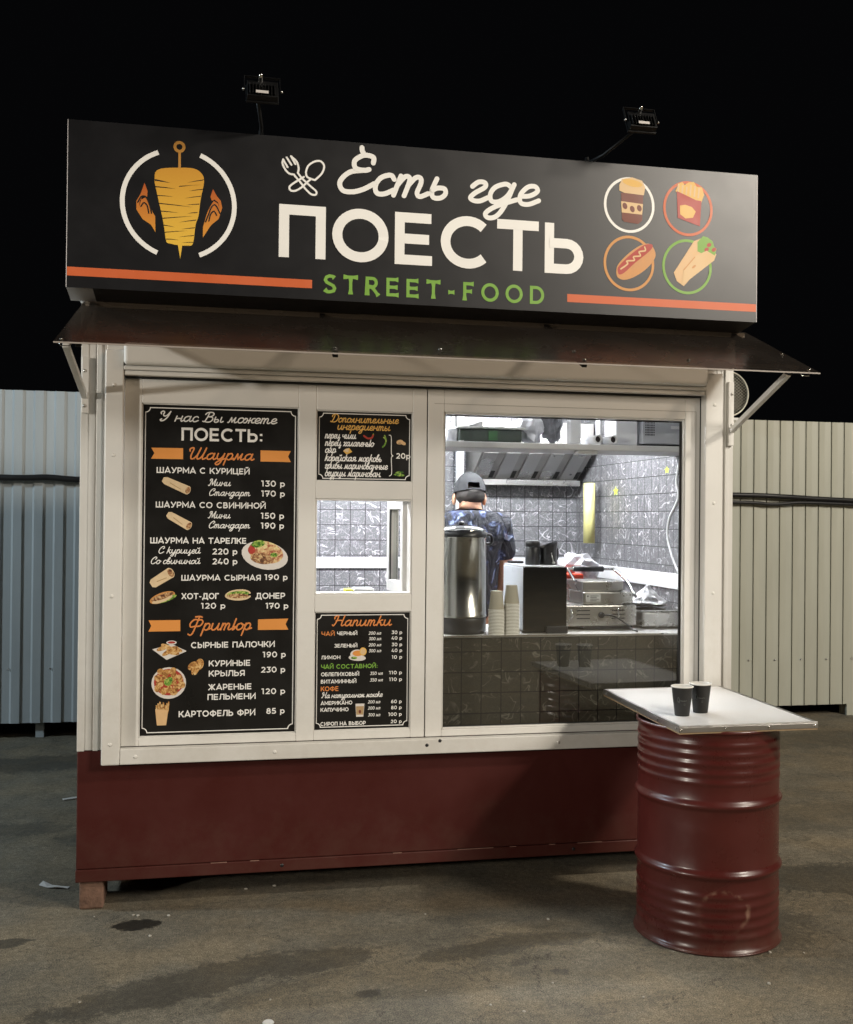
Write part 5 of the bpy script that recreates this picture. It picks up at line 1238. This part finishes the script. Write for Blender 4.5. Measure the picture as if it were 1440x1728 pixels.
m = MB(mat("matte_black_jar", (.014, .014, .015), .4)); m.lathe((1.602, 5.10, tp), [(.034, 0), (.036, .004), (.036, .082), (.033, .088)], 32, cap0=True, cap1=True); m.build('body', jr)
m = MB(black_plastic); m.lathe((1.602, 5.10, tp), [(.037, .0885), (.037, .112), (.032, .119), (.028, .120)], 32, cap0=True, cap1=True); m.build('lid', jr)
pt = thing('milk_pitcher', (1.69, 5.13, tp), 'black pitcher with a slanted rim beside the black jar', 'pitcher')
m = MB(black_plastic)
m.lathe((1.69, 5.13, tp), [(.046, 0), (.048, .004), (.046, .07), (.050, .098)], 32, cap0=True)
for v in m.bm.verts:
    if v.co.z > tp + .09: v.co.z += (v.co.x - 1.69) * .35
m.build('body', pt)
m = MB(black_plastic); m.tube(smooth_pts3([(1.735, 5.15, tp + .085), (1.755, 5.17, tp + .075), (1.755, 5.17, tp + .03), (1.733, 5.15, tp + .02)], 5), .006, 8); m.build('handle', pt)
m = MB(steel); m.tube([(1.693, 5.082, tp + .06), (1.697, 5.078, tp + .04), (1.702, 5.075, tp + .012)], .003, 6); m.ball((1.703, 5.074, tp + .010), (.009, .003, .007), 5); m.build('spoon_clip', pt)
# contact grill seen from its back
gd_ = thing('contact_grill', (1.96, 5.25, CT), 'stainless steel contact grill seen from behind with raised handle', 'grill')
gx0, gx1 = 1.775, 2.155
m = MB(steel); m.box(gx0, gx1, 5.10, 5.42, CT + .018, CT + .125); m.build('base', gd_, .008, 3)
m = MB(black_plastic); m.box(gx0 + .1, gx1 - .02, 5.105, 5.40, CT + .004, CT + .0175); m.build('foot_rail', gd_)
m = MB(steel); m.box(1.878, 2.148, 5.13, 5.40, CT + .1255, CT + .188); m.build('lower_plate', gd_, .006)
m = MB(steel); m.box(1.886, 2.108, 5.16, 5.42, CT + .1885, CT + .240); m.build('upper_plate', gd_, .006)
m = MB(mat("rating_plate", (.66, .66, .64), .4)); m.box(1.892, 1.972, 5.1275, 5.1295, CT + .138, CT + .178); m.build('label_plate', gd_)
m = MB(mat("label_text_grey", (.12, .12, .12), .5))
for i in range(4): m.box(1.916, 1.962 - (i % 2) * .012, 5.1265, 5.1273, CT + .167 - i * .008, CT + .1695 - i * .008)
m.box(1.899, 1.907, 5.1265, 5.1273, CT + .163, CT + .171); m.build('label_text', gd_)
for x0_, x1_ in ((1.893, 1.90), (2.182, 2.155)):
    q = smooth_pts3([(x0_, 5.18, CT + .16), (x0_, 5.30, CT + .235), (x1_, 5.43, CT + .292)], 5); m = MB(chrome); m.tube(q, .0075, 8); m.build('handle_arm', gd_)
m = MB(black_plastic); m.tube([(1.93, 5.43, CT + .292), (2.10, 5.43, CT + .290)], .015, 12); m.build('handle_grip', gd_)
m = MB(chrome); m.tube([(1.895, 5.43, CT + .292), (2.16, 5.43, CT + .290)], .007, 8); m.build('handle_bar', gd_)
for x0 in (1.835, 2.02):
    for i in range(3):
        m = MB(black_gap); m.box(x0, x0 + .07, 5.0985, 5.0998, CT + .055 + i * .02, CT + .060 + i * .02); m.build('vent_slot', gd_)
m = MB(chrome)
for x in (1.80, 2.045): m.tube([(x, 5.098, CT + .05), (x + .012, 5.09, CT + .07), (x + .005, 5.095, CT + .105)], .003, 6)
m.build('wire_clip', gd_)
m = MB(black_plastic); m.lathe((1.965, 5.0985, CT + .075), [(.016, 0), (.014, .012), (.006, .018)], 14, M=Matrix.Rotation(math.radians(90), 4, 'X'), cap1=True)
m.tube(smooth_pts3([(1.965, 5.08, CT + .075), (2.01, 5.06, CT + .074), (2.06, 5.04, CT + .045), (2.09, 5.0, CT + .012), (2.10, 4.96, CT + .006)], 6), .0045, 8); m.build('power_cord', gd_)
# steel pan with crumpled paper
pn = thing('steel_pan', (2.30, 5.27, CT), 'rectangular stainless steel food pan at the right wall', 'pan')
m = MB(steel)
x0, x1, y0_, y1_ = 2.185, 2.435, 5.12, 5.42
m.box(x0 + .012, x1 - .012, y0_ + .012, y1_ - .012, CT + .001, CT + .088); m.build('body', pn, .014, 3)
m = MB(chrome); m.box(x0, x1, y0_, y1_, CT + .0885, CT + .094); m.build('lid', pn, .002)
rnd = random.Random(3)
def crumple(name, c, r, label, cat, material, h=1.0, peak=None, seed=1):
    rn = random.Random(seed); m = MB(material)
    bm2 = bmesh.new(); bmesh.ops.create_icosphere(bm2, subdivisions=3, radius=1.0)
    for v in bm2.verts:
        k = 1 + .28 * (rn.random() - .5) + .22 * math.sin(v.co.x * 5 + seed) * math.cos(v.co.y * 6) * math.sin(v.co.z * 4 + 1)
        z = v.co.z * k
        if peak and v.co.z > .1: z += peak * v.co.z ** 2; k *= (1 - .55 * v.co.z)
        v.co = Vector((c[0] + v.co.x * r[0] * k, c[1] + v.co.y * r[1] * k, max(c[2], c[2] + r[2] * .5 + z * r[2] * .5)))
    me = bpy.data.meshes.new(name); bm2.to_mesh(me); bm2.free(); m.bm.free(); me.materials.append(material)
    o = bpy.data.objects.new(name, me); COL.objects.link(o)
    return tag(o, label, cat)
paper_w = mat("thin_white_paper", (.80, .80, .82), .7)
crumple('paper_heap', (2.31, 5.33, CT + .095), (.11, .08, .05), 'heap of crumpled white paper on the steel pan', 'paper', paper_w, peak=2.6, seed=4)
film = mat("clear_film_bag", (.70, .70, .74), .22, var=.15, scale=12)
crumple('plastic_bag', (2.05, 5.68, 1.34), (.11, .08, .17), 'crumpled clear plastic bag behind the grill handle', 'bag', film, seed=8)
rb = thing('red_canister', (1.99, 5.53, .95), 'bright red canister behind the contact grill', 'canister')
m = MB(mat("bright_red_plastic", (.72, .07, .03), .4)); m.box(1.905, 2.02, 5.50, 5.60, 1.0, 1.405); m.build('body', rb, .012, 3)
m = MB(mat("red_cap", (.5, .05, .03), .4)); m.lathe((1.96, 5.55, 1.4055), [(.025, 0), (.025, .02), (.02, .024)], 20, cap1=True); m.build('cap', rb)
sb = MB(inner_white); sb.box(1.75, 2.35, 5.455, 5.78, .97, .999); tag(sb.build('side_shelf', None, .003), 'low white shelf behind the counter carrying the red canister', 'shelf')
# napkin pack by the hatch
nk = thing('napkin_pack', (.77, 5.27, CT), 'white napkin pack with a yellow end behind the serving hatch', 'napkins')
m = MB(paper_w); m.box(.73, .83, 5.22, 5.33, CT, CT + .205); m.build('pack', nk, .008)
m = MB(mat("yellow_wrapper", (.66, .62, .06), .5)); m.box(.690, .7295, 5.225, 5.325, CT, CT + .20); m.build('wrapper_end', nk, .006)
# back counter with stove
bc = thing('back_counter', (1.3, 6.5, .69), 'steel cooking counter along the back wall', 'counter')
m = MB(steel_hood); m.box(.0, XR - .08, 6.28, 6.80, 1.05, 1.09); m.build('counter_top', bc, .004)
m = MB(steel_hood); m.box(.02, XR - .10, 6.32, 6.79, .6905, 1.0495); m.build('cabinet', bc)
sv = thing('griddle', (1.9, 6.5, 1.09), 'low steel griddle on the back counter', 'griddle')
m = MB(steel_hood); m.box(1.62, 2.30, 6.34, 6.78, 1.0905, 1.30); m.build('body', sv, .006)
m = MB(black_plastic); m.box(1.63, 2.29, 6.36, 6.77, 1.3005, 1.312); m.build('hotplate', sv)
for x in (1.72, 1.96, 2.2):
    m = MB(black_plastic); m.lathe((x, 6.3395, 1.2), [(.022, 0), (.02, .02)], 14, cap1=True, M=Matrix.Rotation(math.radians(90), 4, 'X')); m.build('knob', sv)
# extractor hood
hd = thing('extractor_hood', (2.05, 6.55, 1.93), 'stainless extractor hood with baffle filters over the back counter', 'hood')
hx0, hx1 = 1.685, 2.405
def hp(x, t, off=0): # t 0 bottom back .. 1 top front
    return Vector((x, 6.70 - .30 * t, 1.955 + .165 * t)) + Vector((0, -.48, -.87)) * off
m = MB(steel_hood); m.prism([hp(hx0, 0), hp(hx0, 1), (hx0, 6.40, 2.30), (hx0, 6.82, 2.30), (hx0, 6.82, 1.93), (hx0, 6.72, 1.93)], (hx1 - hx0, 0, 0)); m.build('body', hd)
m = MB(steel); m.box(hx0 - .012, hx1 + .012, 6.672, 6.70, 1.915, 1.952); m.build('gutter', hd, .002)
nf = 5; fw = (hx1 - hx0) / nf
for i in range(nf):
    a = hx0 + i * fw + .012; c = a + fw * .62
    m = MB(steel); q = [hp(a, .06, .012), hp(c, .06, .012), hp(c + .0, .97, .012), hp(a + .0, .97, .012)]; m.prism(q, Vector((0, .48, .87)) * .009); m.build('baffle', hd)
    m = MB(black_gap); q = [hp(c + .01, .06, .003), hp(a + fw - .018, .06, .003), hp(a + fw - .018, .30, .003), hp(c + .01, .30, .003)]; m.prism(q, Vector((0, .48, .87)) * .002); m.build('slot', hd)
m = MB(inner_white); m.box(1.60, 1.645, 6.72, 6.765, 1.0905, 2.40); tag(m.build('white_post', None, .003), 'white square post beside the left end of the hood', 'post')
# shelf along the window with its load
sh = thing('wall_shelf', (1.75, 5.13, 2.03), 'long white shelf across the top of the window', 'shelf')
m = MB(inner_white); m.box(.98, XR - .07, 4.985, 5.30, 2.036, 2.066); m.build('board', sh, .004)
for x in (1.2, 1.95):
    m = MB(inner_white); m.box(x, x + .02, 4.99, 5.29, 2.0665, 2.07); m.box(x, x + .012, 5.10, 5.16, 2.0705, 2.469); m.build('hanger', sh)
m = MB(inner_white); m.box(1.8, 1.9, 5.0, 5.06, 2.020, 2.0355); m.build('clip', sh, .004)
SZ = 2.0705
tr = thing('black_tray', (1.37, 5.13, SZ), 'dark baking tray with pale rim on the shelf', 'tray')
m = MB(mat("dark_tray_inside", (.018, .024, .018), .4)); m.box(1.215, 1.53, 5.06, 5.26, SZ + .0005, SZ + .062); m.build('body', tr, .004)
m = MB(mat("pale_tray_rim", (.58, .59, .56), .35)); m.box(1.20, 1.545, 5.045, 5.275, SZ + .0625, SZ + .074); m.build('rim', tr, .003)
m = MB(mat("faded_green_label", (.02, .07, .02), .5)); m.box(1.36, 1.405, 5.058, 5.0595, SZ + .008, SZ + .055); m.build('label', tr)
m = MB(inner_white); m.tube(smooth_pts3([(1.36, 5.13, SZ + .075), (1.39, 5.13, SZ + .092), (1.43, 5.13, SZ + .094), (1.46, 5.13, SZ + .075)], 5), .004, 6); m.build('handle', tr)
m = MB(film); m.lathe((1.175, 5.06, SZ), [(.026, .0005), (.030, .055)], 20, cap0=True, cap1=True); tag(m.build('plastic_tub'), 'small clear plastic tub left of the black tray', 'tub')
crumple('plastic_bag', (1.60, 5.16, SZ), (.065, .07, .17), 'clear plastic bag on the shelf beside the black tray', 'bag', film, seed=2)
crumple('cloth_bag', (1.71, 5.14, SZ), (.045, .06, .19), 'dark grey bag standing on the shelf', 'bag', mat("dark_grey_cloth", (.09, .09, .10), .8), seed=6)
m = MB(inner_white); m.box(1.77, 1.825, 5.03, 5.09, SZ + .0005, SZ + .25); tag(m.build('white_carton', None, .004), 'narrow white carton beside the paper tubes', 'carton')
for i, (x, lab) in enumerate(((1.905, 'left white paper tube lying end on upon the shelf'), (1.985, 'right white paper tube lying end on upon the shelf'))):
    t = thing('paper_tube', (x, 5.1, SZ), lab, 'tube', 'paper tubes on the shelf')
    Mx = Matrix.Translation((x, 5.0, SZ + .0225)) @ Matrix.Rotation(math.radians(-90), 4, 'X')
    m = MB(inner_white); m.lathe((0, 0, 0), [(.016, .02), (.016, 0), (.022, 0), (.022, .26)], 24, M=Mx); m.build('roll', t)
    m = MB(mat("dark_tube_core", (.05, .04, .04), .8)); m.lathe((0, 0, 0), [(.0001, .02), (.0158, .02)], 20, M=Mx); m.build('core', t)
m = MB(inner_white); m.box(2.02, 2.135, 5.06, 5.22, SZ + .0005, SZ + .26); tag(m.build('white_box', None, .006), 'white box between the paper tubes and the microwave', 'box')
mw = thing('microwave', (2.29, 5.15, SZ), 'grey microwave seen from its vented back on the shelf', 'microwave')
gm = mat("grey_microwave_case", (.42, .43, .46), .4)
m = MB(gm); m.box(2.15, 2.44, 5.03, 5.29, SZ + .008, SZ + .26); m.build('case', mw, .005)
m = MB(black_gap); 
for i in range(7):
    for j in range(6): m.box(2.163 + i * .0075, 2.167 + i * .0075, 5.0288, 5.0298, SZ + .05 + j * .012, SZ + .057 + j * .012)
o = m.build('vent_grille', mw); o['kind'] = 'stuff'
m = MB(mat("microwave_sticker", (.7, .7, .7), .5)); m.box(2.30, 2.36, 5.0288, 5.0298, SZ + .085, SZ + .10); m.build('sticker', mw)
m = MB(black_plastic); m.box(2.16, 2.43, 5.05, 5.28, SZ + .0005, SZ + .0075); m.build('foot_rail', mw)
# things on the right wall
ys_ = MB(mat("yellow_fly_strip", (.70, .66, .28), .4, var=.1)); ys_.tube([(2.365, 6.36, 1.925), (2.365, 6.36, 1.55)], .036, 20, caps=True); 
tag(ys_.build('yellow_roll'), 'pale yellow roll hanging below the right end of the hood', 'roll')
cp = [(2.446, 5.228, 2.035), (2.446, 5.276, 1.91), (2.446, 5.253, 1.816), (2.446, 5.36, 1.707), (2.446, 5.381, 1.611), (2.446, 5.319, 1.502), (2.446, 5.238, 1.42)]
m = MB(inner_white); m.tube(smooth_pts3(cp, 6), .006, 8); tag(m.build('white_cable'), 'loose white cable hanging down the right inner wall', 'cable')
def leaf_sticker(y, z, r, label):
    m = MB(mat("lime_sticker", (.50, .62, .08), .5)); pts = []
    for i in range(10):
        a = i * math.pi / 5 + .3; rr = r * (1 if i % 2 == 0 else .5); pts.append((2.4485, y + rr * 1.5 * math.cos(a), z + rr * math.sin(a)))
    m.prism(pts, (-.0006, 0, 0)); tag(m.build('wall_sticker'), label, 'sticker')
leaf_sticker(6.13, 1.871, .030, 'lime green star sticker nearer the yellow roll')
leaf_sticker(5.40, 1.968, .022, 'lime green star sticker near the white cable')

# ------------------------------------------------------------------ the cook, seen from behind
def skinned(name, verts, edges, radii, material, parent, sub=2):
    me = bpy.data.meshes.new(name); me.from_pydata(verts, edges, [])
    o = bpy.data.objects.new(name, me); COL.objects.link(o)
    sk = o.modifiers.new('Skin', 'SKIN')
    for i, r in enumerate(radii):
        sv_ = me.skin_vertices[0].data[i]; sv_.radius = r if isinstance(r, tuple) else (r, r); sv_.use_root = (i == 0)
    ss = o.modifiers.new('Sub', 'SUBSURF'); ss.levels = sub; ss.render_levels = sub
    dg = bpy.context.evaluated_depsgraph_get(); ev = o.evaluated_get(dg)
    m2 = bpy.data.meshes.new_from_object(ev); m2.name = name
    for p in m2.polygons: p.use_smooth = True
    m2.materials.clear(); m2.materials.append(material)
    bpy.data.objects.remove(o); o2 = bpy.data.objects.new(name, m2); COL.objects.link(o2); o2.parent = parent
    return o2
PX, PY, PZ = 1.475, 5.83, .69
pz0 = .20
pr = thing('person', (PX, PY, pz0), 'cook seen from behind in a dark cap and navy tie dye shirt', 'person')
skin_m = mat("warm_skin", (.52, .27, .17), .5, var=.06, scale=10)
# local coordinates: x right, y away from us (the way the cook faces), z up from the feet
V = [(0, 0, .90), (0, .01, 1.08), (0, .0, 1.28), (0, -.01, 1.455), (0, .005, 1.525), (.0, .028, 1.565), (.0, .055, 1.62), (.0, .05, 1.70), (0, .155, 1.60),
     (.165, -.01, 1.455), (.205, .02, 1.16), (.16, .24, 1.03), (-.165, -.01, 1.455), (-.22, .02, 1.16), (-.17, .25, 1.03),
     (.095, 0, .80), (.10, .0, .46), (.10, -.02, .09), (.11, .12, .04), (-.095, 0, .80), (-.10, .0, .46), (-.10, -.02, .09), (-.11, .12, .04),
     (.135, .31, 1.02), (-.145, .32, 1.02)]
Ed = [(0, 1), (1, 2), (2, 3), (3, 4), (4, 5), (5, 6), (6, 7), (6, 8), (3, 9), (9, 10), (10, 11), (3, 12), (12, 13), (13, 14), (0, 15), (15, 16), (16, 17), (17, 18), (0, 19), (19, 20), (20, 21), (21, 22), (11, 23), (14, 24)]
Rr = [(.15, .11), (.14, .10), (.165, .11), (.15, .095), (.07, .065), (.058, .062), (.080, .092), (.074, .085), .018,
      .066, .046, .032, .066, .046, .032, .085, .058, .042, .036, .085, .058, .042, .036, .036, .036]
# the trunk's legs stay behind the counters, the feet stand on the kiosk floor
legcut = .49
V = [(x, y, z + (PZ - pz0) * 0) for x, y, z in V]
body = skinned('body', V, Ed, Rr, skin_m, pr)
for sx, wri in ((1, (.135, .31, 1.02)), (-1, (-.145, .32, 1.02))):
    hv, he, hr = [wri, (wri[0] - sx * .01, wri[1] + .045, 1.012)], [(0, 1)], [.030, .034]
    for k, (dx, ln) in enumerate(((-.030, .062), (-.010, .074), (.010, .070), (.029, .055))):
        b0 = (hv[1][0] + dx * sx, hv[1][1] + .03, 1.012); i0 = len(hv)
        hv += [b0, (b0[0], b0[1] + ln * .5, 1.008), (b0[0], b0[1] + ln * .9, .990)]; he += [(1, i0), (i0, i0 + 1), (i0 + 1, i0 + 2)]; hr += [.0095, .0088, .0078]
    i0 = len(hv); hv += [(wri[0] - sx * .045, wri[1] + .035, 1.005), (wri[0] - sx * .058, wri[1] + .072, .995)]; he += [(0, i0), (i0, i0 + 1)]; hr += [.011, .0095]
    skinned('hand', hv, he, hr, skin_m, pr, 1)
def shirt_material():
    m = bpy.data.materials.new("tie_dye_navy_cotton"); m.use_nodes = True
    nt = m.node_tree; N = nt.nodes; L = nt.links; p = N['Principled BSDF']
    tc = N.new('ShaderNodeTexCoord'); a = N.new('ShaderNodeTexNoise'); a.inputs['Scale'].default_value = 13; a.inputs['Detail'].default_value = 7; a.inputs['Distortion'].default_value = 1.0
    L.new(tc.outputs['Object'], a.inputs['Vector'])
    r = N.new('ShaderNodeValToRGB'); e = r.color_ramp.elements
    e[0].position = .50; e[0].color = (.014, .015, .020, 1); e[1].position = .67; e[1].color = (.34, .40, .52, 1)
    k = e.new(.56); k.color = (.022, .024, .045, 1); k = e.new(.605); k.color = (.05, .07, .16, 1)
    L.new(a.outputs['Fac'], r.inputs[0]); L.new(r.outputs[0], p.inputs['Base Color']); p.inputs['Roughness'].default_value = .85
    w = N.new('ShaderNodeTexNoise'); w.inputs['Scale'].default_value = 11; w.inputs['Detail'].default_value = 3; w.inputs['Distortion'].default_value = 2.0
    mp = N.new('ShaderNodeMapping'); mp.inputs['Scale'].default_value = (1, 1, .45); L.new(tc.outputs['Object'], mp.inputs[0]); L.new(mp.outputs[0], w.inputs['Vector'])
    b = N.new('ShaderNodeBump'); b.inputs['Strength'].default_value = .9; b.inputs['Distance'].default_value = .03; L.new(w.outputs['Fac'], b.inputs['Height']); L.new(b.outputs[0], p.inputs['Normal'])
    return m
sv_ = [(0, 0, .86), (0, .01, 1.08), (0, -.005, 1.31), (0, -.01, 1.445), (0, .008, 1.535), (.165, -.01, 1.455), (.197, .008, 1.25), (-.165, -.01, 1.455), (-.208, .008, 1.25)]
se = [(0, 1), (1, 2), (2, 3), (3, 4), (3, 5), (5, 6), (3, 7), (7, 8)]
sr = [(.17, .13), (.16, .118), (.182, .126), (.172, .118), (.085, .082), .084, .074, .084, .074]
skinned('shirt', sv_, se, sr, shirt_material(), pr)
# trousers
tv = [(0, 0, .92), (.095, 0, .80), (.10, 0, .46), (.10, -.02, .10), (-.095, 0, .80), (-.10, 0, .46), (-.10, -.02, .10)]
skinned('trousers', tv, [(0, 1), (1, 2), (2, 3), (0, 4), (4, 5), (5, 6)], [(.16, .12), .098, .07, .06, .098, .07, .06], mat("black_trousers", (.02, .02, .022), .85), pr)
# head details in local coordinates
def plocal(m, name, mat_=None): o = m.build(name, None); o.parent = pr; return o
capm = mat("charcoal_cap_cotton", (.020, .0205, .023), .8, var=.12, scale=14)
m = MB(capm)
Mh = Matrix.Translation((0, .055, 1.665)) @ Matrix.Rotation(math.radians(-8), 4, 'X')
n = 32
rings = []
for j in range(9):
    t = j / 8 * math.pi / 2
    ring = []
    for i in range(n):
        a = 2 * math.pi * i / n
        p = Mh @ Vector((.090 * math.cos(a) * math.cos(t * .98), .106 * math.sin(a) * math.cos(t * .98), -.022 + .115 * math.sin(t)))
        ring.append(m.bm.verts.new(p))
    rings.append(ring)
m.smooth = True
for j in range(8):
    for i in range(n):
        a = (i + .5) / n * 360
        if j < 2 and 252 < a < 288: continue       # the gap over the adjusting strap
        m.face((rings[j][i], rings[j][(i + 1) % n], rings[j + 1][(i + 1) % n], rings[j + 1][i]))
plocal(m, 'cap')
m = MB(capm); m.ball(Mh @ Vector((0, 0, .094)), (.008, .008, .004), 6); plocal(m, 'cap_button')
m = MB(mat('cap_seam_thread', (.03, .03, .033), .9))
for sa in (30, 90, 150, 210, 330): m.tube([Mh @ Vector((.0915 * math.cos(math.radians(sa)) * math.cos(t * .157), .1075 * math.sin(math.radians(sa)) * math.cos(t * .157), -.02 + .1155 * math.sin(t * .157))) for t in range(10)], .0013, 5)
plocal(m, 'cap_seam')
m = MB(capm); m.tube([Mh @ Vector((.091 * math.cos(math.radians(a)), .107 * math.sin(math.radians(a)), -.018)) for a in range(240, 301, 6)], .006, 6)
plocal(m, 'cap_strap')
m = MB(capm); pts = [Mh @ Vector((.085 * math.cos(math.radians(a)), .10 * math.sin(math.radians(a)) + (.075 * math.sin(math.radians(a)) ** 3), -.022 - .006 * abs(math.cos(math.radians(a))))) for a in range(20, 161, 10)]
pts += [Mh @ Vector((.082 * math.cos(math.radians(a)), .098 * math.sin(math.radians(a)), -.021)) for a in range(160, 19, -10)]
m.prism(pts, (0, 0, .004)); plocal(m, 'cap_brim')
hair = mat("short_dark_hair", (.020, .015, .012), .7, bump=.4, bscale=180)
m = MB(hair)
for j in range(5):
    pass
m.ball((0, .040, 1.625), (.083, .092, .062), 10); plocal(m, 'hair')
for sx in (-1, 1):
    m = MB(skin_m); m.ball((sx * .088, .065, 1.605), (.012, .020, .034), 8); plocal(m, 'ear')
    m = MB(mat("eye_white", (.7, .68, .65), .3)); m.ball((sx * .032, .138, 1.632), (.011, .008, .007), 6); plocal(m, 'eye')
m = MB(mat("lip_skin", (.42, .17, .13), .5)); m.ball((0, .143, 1.572), (.024, .008, .006), 6); plocal(m, 'mouth')

# ------------------------------------------------------------------ small litter on the asphalt
lit = mat("dirty_paper_scrap", (.55, .53, .50), .8)
m = MB(lit); q = [(-.70, 5.19, .012), (-.655, 5.15, .004), (-.62, 5.125, .006), (-.575, 5.115, .003), (-.58, 5.095, .002), (-.63, 5.10, .010), (-.67, 5.12, .003), (-.715, 5.165, .002)]
m.prism(q, (0, 0, .0015)); tag(m.build('paper_scrap'), 'twisted white paper scrap left of the red base', 'litter')
m = MB(lit); m.prism([(-.80, 6.7, .003), (-.62, 6.78, .003), (-.615, 6.74, .003), (-.79, 6.67, .003)], (0, 0, .004)); tag(m.build('white_stick'), 'thin pale strip lying by the blue fence side', 'litter')
m = MB(lit); m.lathe((.232, 3.622, .001), [(.017, 0), (.020, .004), (.016, .008), (.012, .005), (.0001, .005)], 24, cap0=True); tag(m.build('cup_lid'), 'pale cup lid on the asphalt at the bottom edge', 'litter')
rn = random.Random(11)
stone = mat("pale_pebble", (.42, .39, .33), .9, var=.3)
peb = [(-.27, 4.711), (-.25, 4.70), (-.123, 4.677), (-.19, 4.466), (-.43, 4.72), (.21, 4.95), (.34, 4.97), (.80, 3.77), (1.45, 4.35), (1.27, 3.75), (2.2, 3.86), (2.33, 3.83), (1.55, 3.58), (2.05, 3.6), (1.1, 3.55), (.25, 3.8), (-.4, 3.9), (.95, 4.5), (1.0, 3.62)]
pm = MB(stone); 
bm2 = bmesh.new(); bmesh.ops.create_icosphere(bm2, subdivisions=2, radius=.007)
for v in bm2.verts: v.co *= 1 + .35 * (rn.random() - .5)
pme = bpy.data.meshes.new('pebble'); bm2.to_mesh(pme); bm2.free(); pme.materials.append(stone); pm.bm.free()
for i, (x, y) in enumerate(peb):
    o = bpy.data.objects.new('pebble', pme); COL.objects.link(o); s = rn.uniform(.5, 1.0)
    o.location = (x, y, .002); o.scale = (s * 1.3, s, s * .6); o.rotation_euler = (0, 0, rn.uniform(0, 6))
    tag(o, 'tiny pale pebble or crumb on the asphalt', 'pebble', 'pebbles on the asphalt')
